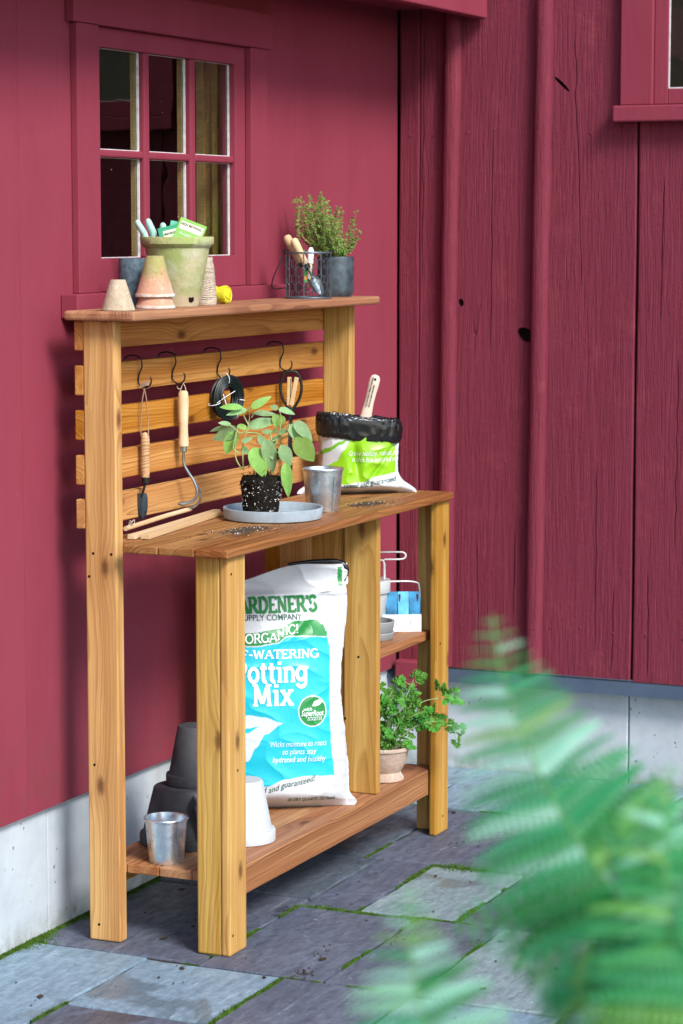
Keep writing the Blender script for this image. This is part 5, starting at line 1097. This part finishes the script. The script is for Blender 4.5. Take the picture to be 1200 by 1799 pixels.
# parsley bowl
pb = thing('clay_bowl', 'pale footed clay bowl with parsley on the lower shelf by the right leg', 'bowl', (1.152, -.428, ZL+.0005)); pb.scale = (1.07,)*3
MB().lathe([(0, .006), (.044, .006), (.048, 0), (.0515, .003), (.051, .009), (.045, .018), (.043, .024), (.047, .030), (.058, .052), (.063, .074), (.0655, .082), (.0695, .084), (.0705, .088), (.069, .0925), (.064, .093), (.060, .088), (.056, .07), (0, .066)], 60, .008).build('bowl_body', TERRA_BOWL, pb, smooth=45)
PS = thing('parsley_plant', 'bright green parsley spilling out of the clay bowl on the lower shelf', 'plant', (1.152, -.428, ZL+.072)); PS.scale = (1.1,)*3
MB().lathe([(.055, 0), (.05, .006), (.02, .012), (0, .012)], 24, .1).build('soil', PEAT, PS, smooth=60)
def parsley_leaf(s_, seed):
    rnd = random.Random(seed); mb = MB()
    for (an, sc_, off) in ((0, 1., .35), (62, .82, .18), (-62, .82, .18)):
        n = 17; pts = []
        for i in range(n):
            t = i/(n-1)*2-1; ang = t*R(62); rr_ = s_*sc_*(.72+.20*(1-abs(t)))*(1.0 if i % 3 else .70 if i % 6 == 3 else .80)
            pts.append((rr_*math.cos(ang), rr_*math.sin(ang)*.95))
        ca, sa = math.cos(R(an)), math.sin(R(an)); o_ = (off*s_*ca, off*s_*sa*.7); b = [(o_[0]+x*ca-y_*sa, o_[1]+x*sa+y_*ca) for x, y_ in pts]
        vs = [(o_[0], o_[1], 0)]+[((o_[0]+x)/2+0*x, (o_[1]+y_)/2, .10*s_*math.sin(i*1.1+seed)) for i, (x, y_) in enumerate(b)]+[(x, y_, -.16*s_+.12*s_*math.sin(i*1.9+seed)) for i, (x, y_) in enumerate(b)]
        mb.add(vs, [(0, i+1, i+2) for i in range(n-1)]+[(i+1, n+i+1, n+i+2, i+2) for i in range(n-1)])
    return mb.mesh('leaf', L_PARS, 60)
PM = [parsley_leaf(1., k) for k in range(4)]; rnd = random.Random(31)
def pl(p, dirv, size, k):
    X_ = Vector(dirv).normalized(); upv = (Vector((-.6, -.3, .8))+Vector((rnd.gauss(0, .4), rnd.gauss(0, .4), rnd.gauss(0, .3)))).normalized(); Y_ = upv.cross(X_).normalized(); Z_ = X_.cross(Y_)
    o = obj('leaf', PM[k % 4], PS, p); o.rotation_euler = Matrix((X_, Y_, Z_)).transposed().to_euler(); o.scale = (size,)*3
def pv(px, py, dep=0):   # plane through the plant, facing the viewer: px right of the bowl centre, py above its soil, metres
    return v_r*px+Vector((.91, .41, 0))*dep+Vector((0, 0, py))
STALK = [((0, 0), (.03, .05), (.065, .10), (.10, .118)), ((.0, 0), (.04, .07), (.09, .135), (.15, .150), (.175, .148)), ((.01, 0), (.06, .06), (.12, .085), (.17, .075), (.185, .04)), ((0, 0), (.02, .08), (.055, .15), (.075, .195)), ((-.01, 0), (.0, .08), (.01, .14), (.03, .18)),
         ((.02, 0), (.05, .05), (.09, .08), (.13, .09)), ((-.02, 0), (-.03, .06), (-.04, .11)), ((0, 0), (.02, .05), (.04, .09), (.07, .14)), ((-.01, 0), (-.02, .08), (-.01, .13))]
kk = 0
for si, s_ in enumerate(STALK):
    dp_ = rnd.uniform(-.03, .02); pts = bez([pv(a, b, dp_*i/3) for i, (a, b) in enumerate(s_)], 6)
    MB().tube(pts, [.0018-.0009*i/len(pts) for i in range(len(pts))], 6).build('stem', STEMG, PS, smooth=60)
    L_ = len(pts)
    for j in ((L_-1,), (L_-1, int(L_*.72)), (L_-1, int(L_*.7), int(L_*.55)))[min(si, 2)]:
        tdir = (pts[j]-pts[max(j-2, 0)]).normalized(); pl(pts[j], tdir, rnd.uniform(.022, .028), kk); kk += 1
        for sg in (-1, 1):
            sd = (v_r*sg*.6+Vector((0, 0, .4))+Vector((rnd.gauss(0, .4), rnd.gauss(0, .4), rnd.gauss(0, .3)))); q = pts[j]+sd.normalized()*rnd.uniform(.014, .024)-tdir*.01
            MB().tube([pts[max(j-2, 0)], q], .0007, 4).build('stem', STEMG, PS); pl(q, sd, rnd.uniform(.018, .024), kk); kk += 1
for i in range(34):
    q = pv(rnd.uniform(-.05, .075), rnd.uniform(.03, .125), rnd.uniform(-.045, .03)); pl(q, (rnd.gauss(0, 1), rnd.gauss(0, 1), rnd.gauss(.1, .5)), rnd.uniform(.017, .024), kk); kk += 1
    MB().tube(bez([pv(rnd.uniform(-.015, .015), .005), q*.5+Vector((0, 0, .01)), q], 4), .0009, 4).build('stem', STEMG, PS)
mc = MB()   # curly parsley in the same bowl, leaflets too small to count
for i in range(1500):
    c = pv(rnd.gauss(-.028, .02), abs(rnd.gauss(.045, .026)), rnd.gauss(-.01, .02)); dr = Vector((rnd.gauss(0, 1), rnd.gauss(0, 1), rnd.gauss(0, 1))).normalized()*rnd.uniform(.003, .0065); sd = dr.orthogonal()*.6
    mc.add([c, c+dr*.6+sd, c+dr+Vector((0, 0, .001)), c+dr*.6-sd], [(0, 1, 2, 3)])
o = mc.build('curly_foliage', L_PARS, PS); o['kind'] = 'stuff'

# ================================================================== FERN IN THE FOREGROUND
FE = thing('fern', 'large out of focus green fern in the near right foreground', 'fern', (-3.47, -2.74, -.06))
def pinna_mesh(mat):
    mb = MB(); n = 13; vs = [(0, 0, 0)]; fs = []
    spine = [(i/n, 0, .03*math.sin(i/n*3)-.16*(i/n)**2) for i in range(n+1)]
    for i in range(n):
        t = (i+.5)/n; wd = .158*(1-t)**.52*(.75+.25*min(1, t*5))
        a, b = spine[i], spine[i+1]
        for sg in (-1, 1):
            b = (a[0]+(b[0]-a[0])*.92, b[1], b[2]); mb.add([a, b, (a[0]+.50/n+.03, sg*wd, a[2]-.02), (a[0]+.05/n+.02, sg*wd*.9, a[2]-.02)], [(0, 1, 2, 3) if sg > 0 else (3, 2, 1, 0)])
    return mb.mesh('pinna', mat)
PN = [pinna_mesh(L_FERN), pinna_mesh(L_FERN2), pinna_mesh(L_FERN3)]
fo = Vector(FE.location)
FR = [([(-3.47, -2.74, 0), (-3.49, -2.72, 0.6), (-3.478, -2.674, 1.158), (-3.465, -2.611, 1.23), (-3.449, -2.555, 1.291), (-3.42, -2.507, 1.348), (-3.393, -2.477, 1.401), (-3.373, -2.462, 1.438)], 0.14, 0, 54), ([(-3.5, -2.74, 0), (-3.62, -2.66, 0.6), (-3.68, -2.538, 1.17), (-3.671, -2.521, 1.22), (-3.661, -2.511, 1.25), (-3.639, -2.502, 1.283)], 0.115, 0, 50), ([(-3.49, -2.76, 0), (-3.58, -2.76, 0.6), (-3.593, -2.705, 1.19), (-3.585, -2.68, 1.25), (-3.56, -2.665, 1.315), (-3.53, -2.66, 1.365)], 0.13, 0, 46), ([(-3.46, -2.75, 0), (-3.47, -2.75, 0.6), (-3.478, -2.683, 1.125), (-3.468, -2.645, 1.165), (-3.471, -2.577, 1.205), (-3.473, -2.518, 1.215), (-3.475, -2.47, 1.205)], 0.13, 0, 48), ([(-3.44, -2.75, 0), (-3.42, -2.73, 0.6), (-3.4, -2.674, 1.1), (-3.361, -2.612, 1.17), (-3.327, -2.553, 1.212), (-3.3, -2.51, 1.215)], 0.12, 0, 36), ([(-3.46, -2.77, 0), (-3.48, -2.82, 0.6), (-3.5, -2.76, 1.12), (-3.49, -2.7, 1.2), (-3.47, -2.64, 1.27), (-3.45, -2.6, 1.31)], 0.14, 0, 48), ([(-3.48, -2.76, 0), (-3.54, -2.78, 0.6), (-3.56, -2.72, 1.08), (-3.55, -2.65, 1.16), (-3.54, -2.59, 1.195), (-3.53, -2.54, 1.2)], 0.13, 0, 46), ([(-3.45, -2.76, 0), (-3.44, -2.8, 0.6), (-3.44, -2.74, 1.12), (-3.43, -2.67, 1.22), (-3.41, -2.61, 1.29), (-3.39, -2.57, 1.33)], 0.14, 0, 48), ([(-3.47, -2.77, 0), (-3.55, -2.84, 0.6), (-3.6, -2.77, 1.05), (-3.6, -2.69, 1.13), (-3.59, -2.63, 1.16), (-3.58, -2.58, 1.16)], 0.13, 0, 46), ([(-3.46, -2.78, 0), (-3.5, -2.86, 0.6), (-3.53, -2.82, 1.05), (-3.53, -2.75, 1.15), (-3.52, -2.69, 1.2), (-3.51, -2.64, 1.22)], 0.15, 0, 48), ([(-3.47, -2.75, 0), (-3.53, -2.72, 0.6), (-3.55, -2.66, 1.05), (-3.545, -2.6, 1.11), (-3.54, -2.55, 1.135), (-3.535, -2.5, 1.135)], 0.11, 1, 34), ([(-3.45, -2.78, 0), (-3.4, -2.86, 0.5), (-3.33, -2.92, 0.9), (-3.22, -3.0, 1.1), (-3.08, -3.1, 1.15)], 0.12, 0, 34)]
for fi, (ps, pl_, mi, npin) in enumerate(FR):
    npin = int(npin*1.2)
    pts = bez([Vector(p)-fo+Vector((0, 0, .0)) for p in ps], 16); cum = [0.]
    for a, b in zip(pts[:-1], pts[1:]): cum.append(cum[-1]+(b-a).length)
    T = cum[-1]; st = .5
    rach = MB().tube(pts, [.0030*(1-.75*c/T) for c in cum], 7).build('frond', FERNSTEM, FE, smooth=60)
    for k in range(npin):
        t = st+(1-st)*(k+.5)/npin; s_ = t*T; i = max(j for j in range(len(cum)) if cum[j] <= s_); i = min(i, len(pts)-2); f = (s_-cum[i])/max(1e-6, cum[i+1]-cum[i]); p = pts[i].lerp(pts[i+1], f); tg = (pts[i+1]-pts[i]).normalized()
        q = (t-st)/(1-st); ln = pl_*min(1, .35+q*2.2)*(1-q**2.2)**.8+.006
        side = tg.cross(Vector((-.91, -.41, .25))).normalized(); rn = random.Random(k*31+fi)
        for sg in (-1, 1):
            X_ = (side*sg+tg*.35+Vector((rn.uniform(-.12, .12), rn.uniform(-.12, .12), -.12))).normalized(); Zv = Vector((-.6+rn.gauss(0, .2), -.3+rn.gauss(0, .2), .8)); Y_ = Zv.cross(X_).normalized(); Z_ = X_.cross(Y_)
            o = obj('pinna', PN[1 if mi or rn.random() < (.4 if fi == 1 else .16) else (2 if rn.random() < .12 else 0)], rach, p); o.rotation_euler = Matrix((X_, Y_, Z_)).transposed().to_euler(); o.scale = (ln,)*3

# ================================================================== GARDEN TREES OUT OF FRAME (mirrored in the window glass)
for ti, (tx, ty, th_) in enumerate(((-13.5, .5, 7.5), (-12.5, -4.5, 8.5))):
    T_ = thing('garden_tree', ('broad green tree standing across the yard, nearer the barn side', 'taller green tree standing across the yard, farther from the barn')[ti], 'tree', (tx, ty, -.06)); rn = random.Random(ti+70)
    MB().tube([(0, 0, 0), (.1, 0, th_*.25), (0, .1, th_*.55)], [.24, .18, .1], 10).build('trunk', STEMW, T_, smooth=60); mb = MB()
    cl = [Vector((rn.gauss(0, 1.3), rn.gauss(0, 1.3), th_*.55+rn.gauss(0, th_*.16))) for _ in range(46)]
    for c in cl:
        for k in range(90):
            p = c+Vector((rn.gauss(0, .38), rn.gauss(0, .38), rn.gauss(0, .3))); dr = Vector((rn.gauss(0, 1), rn.gauss(0, 1), rn.gauss(0, .6))).normalized()*.11; sd = dr.orthogonal()*.5
            mb.add([p, p+dr*.5+sd, p+dr, p+dr*.5-sd], [(0, 1, 2, 3)])
    mb.build('crown', L_PARS, T_)
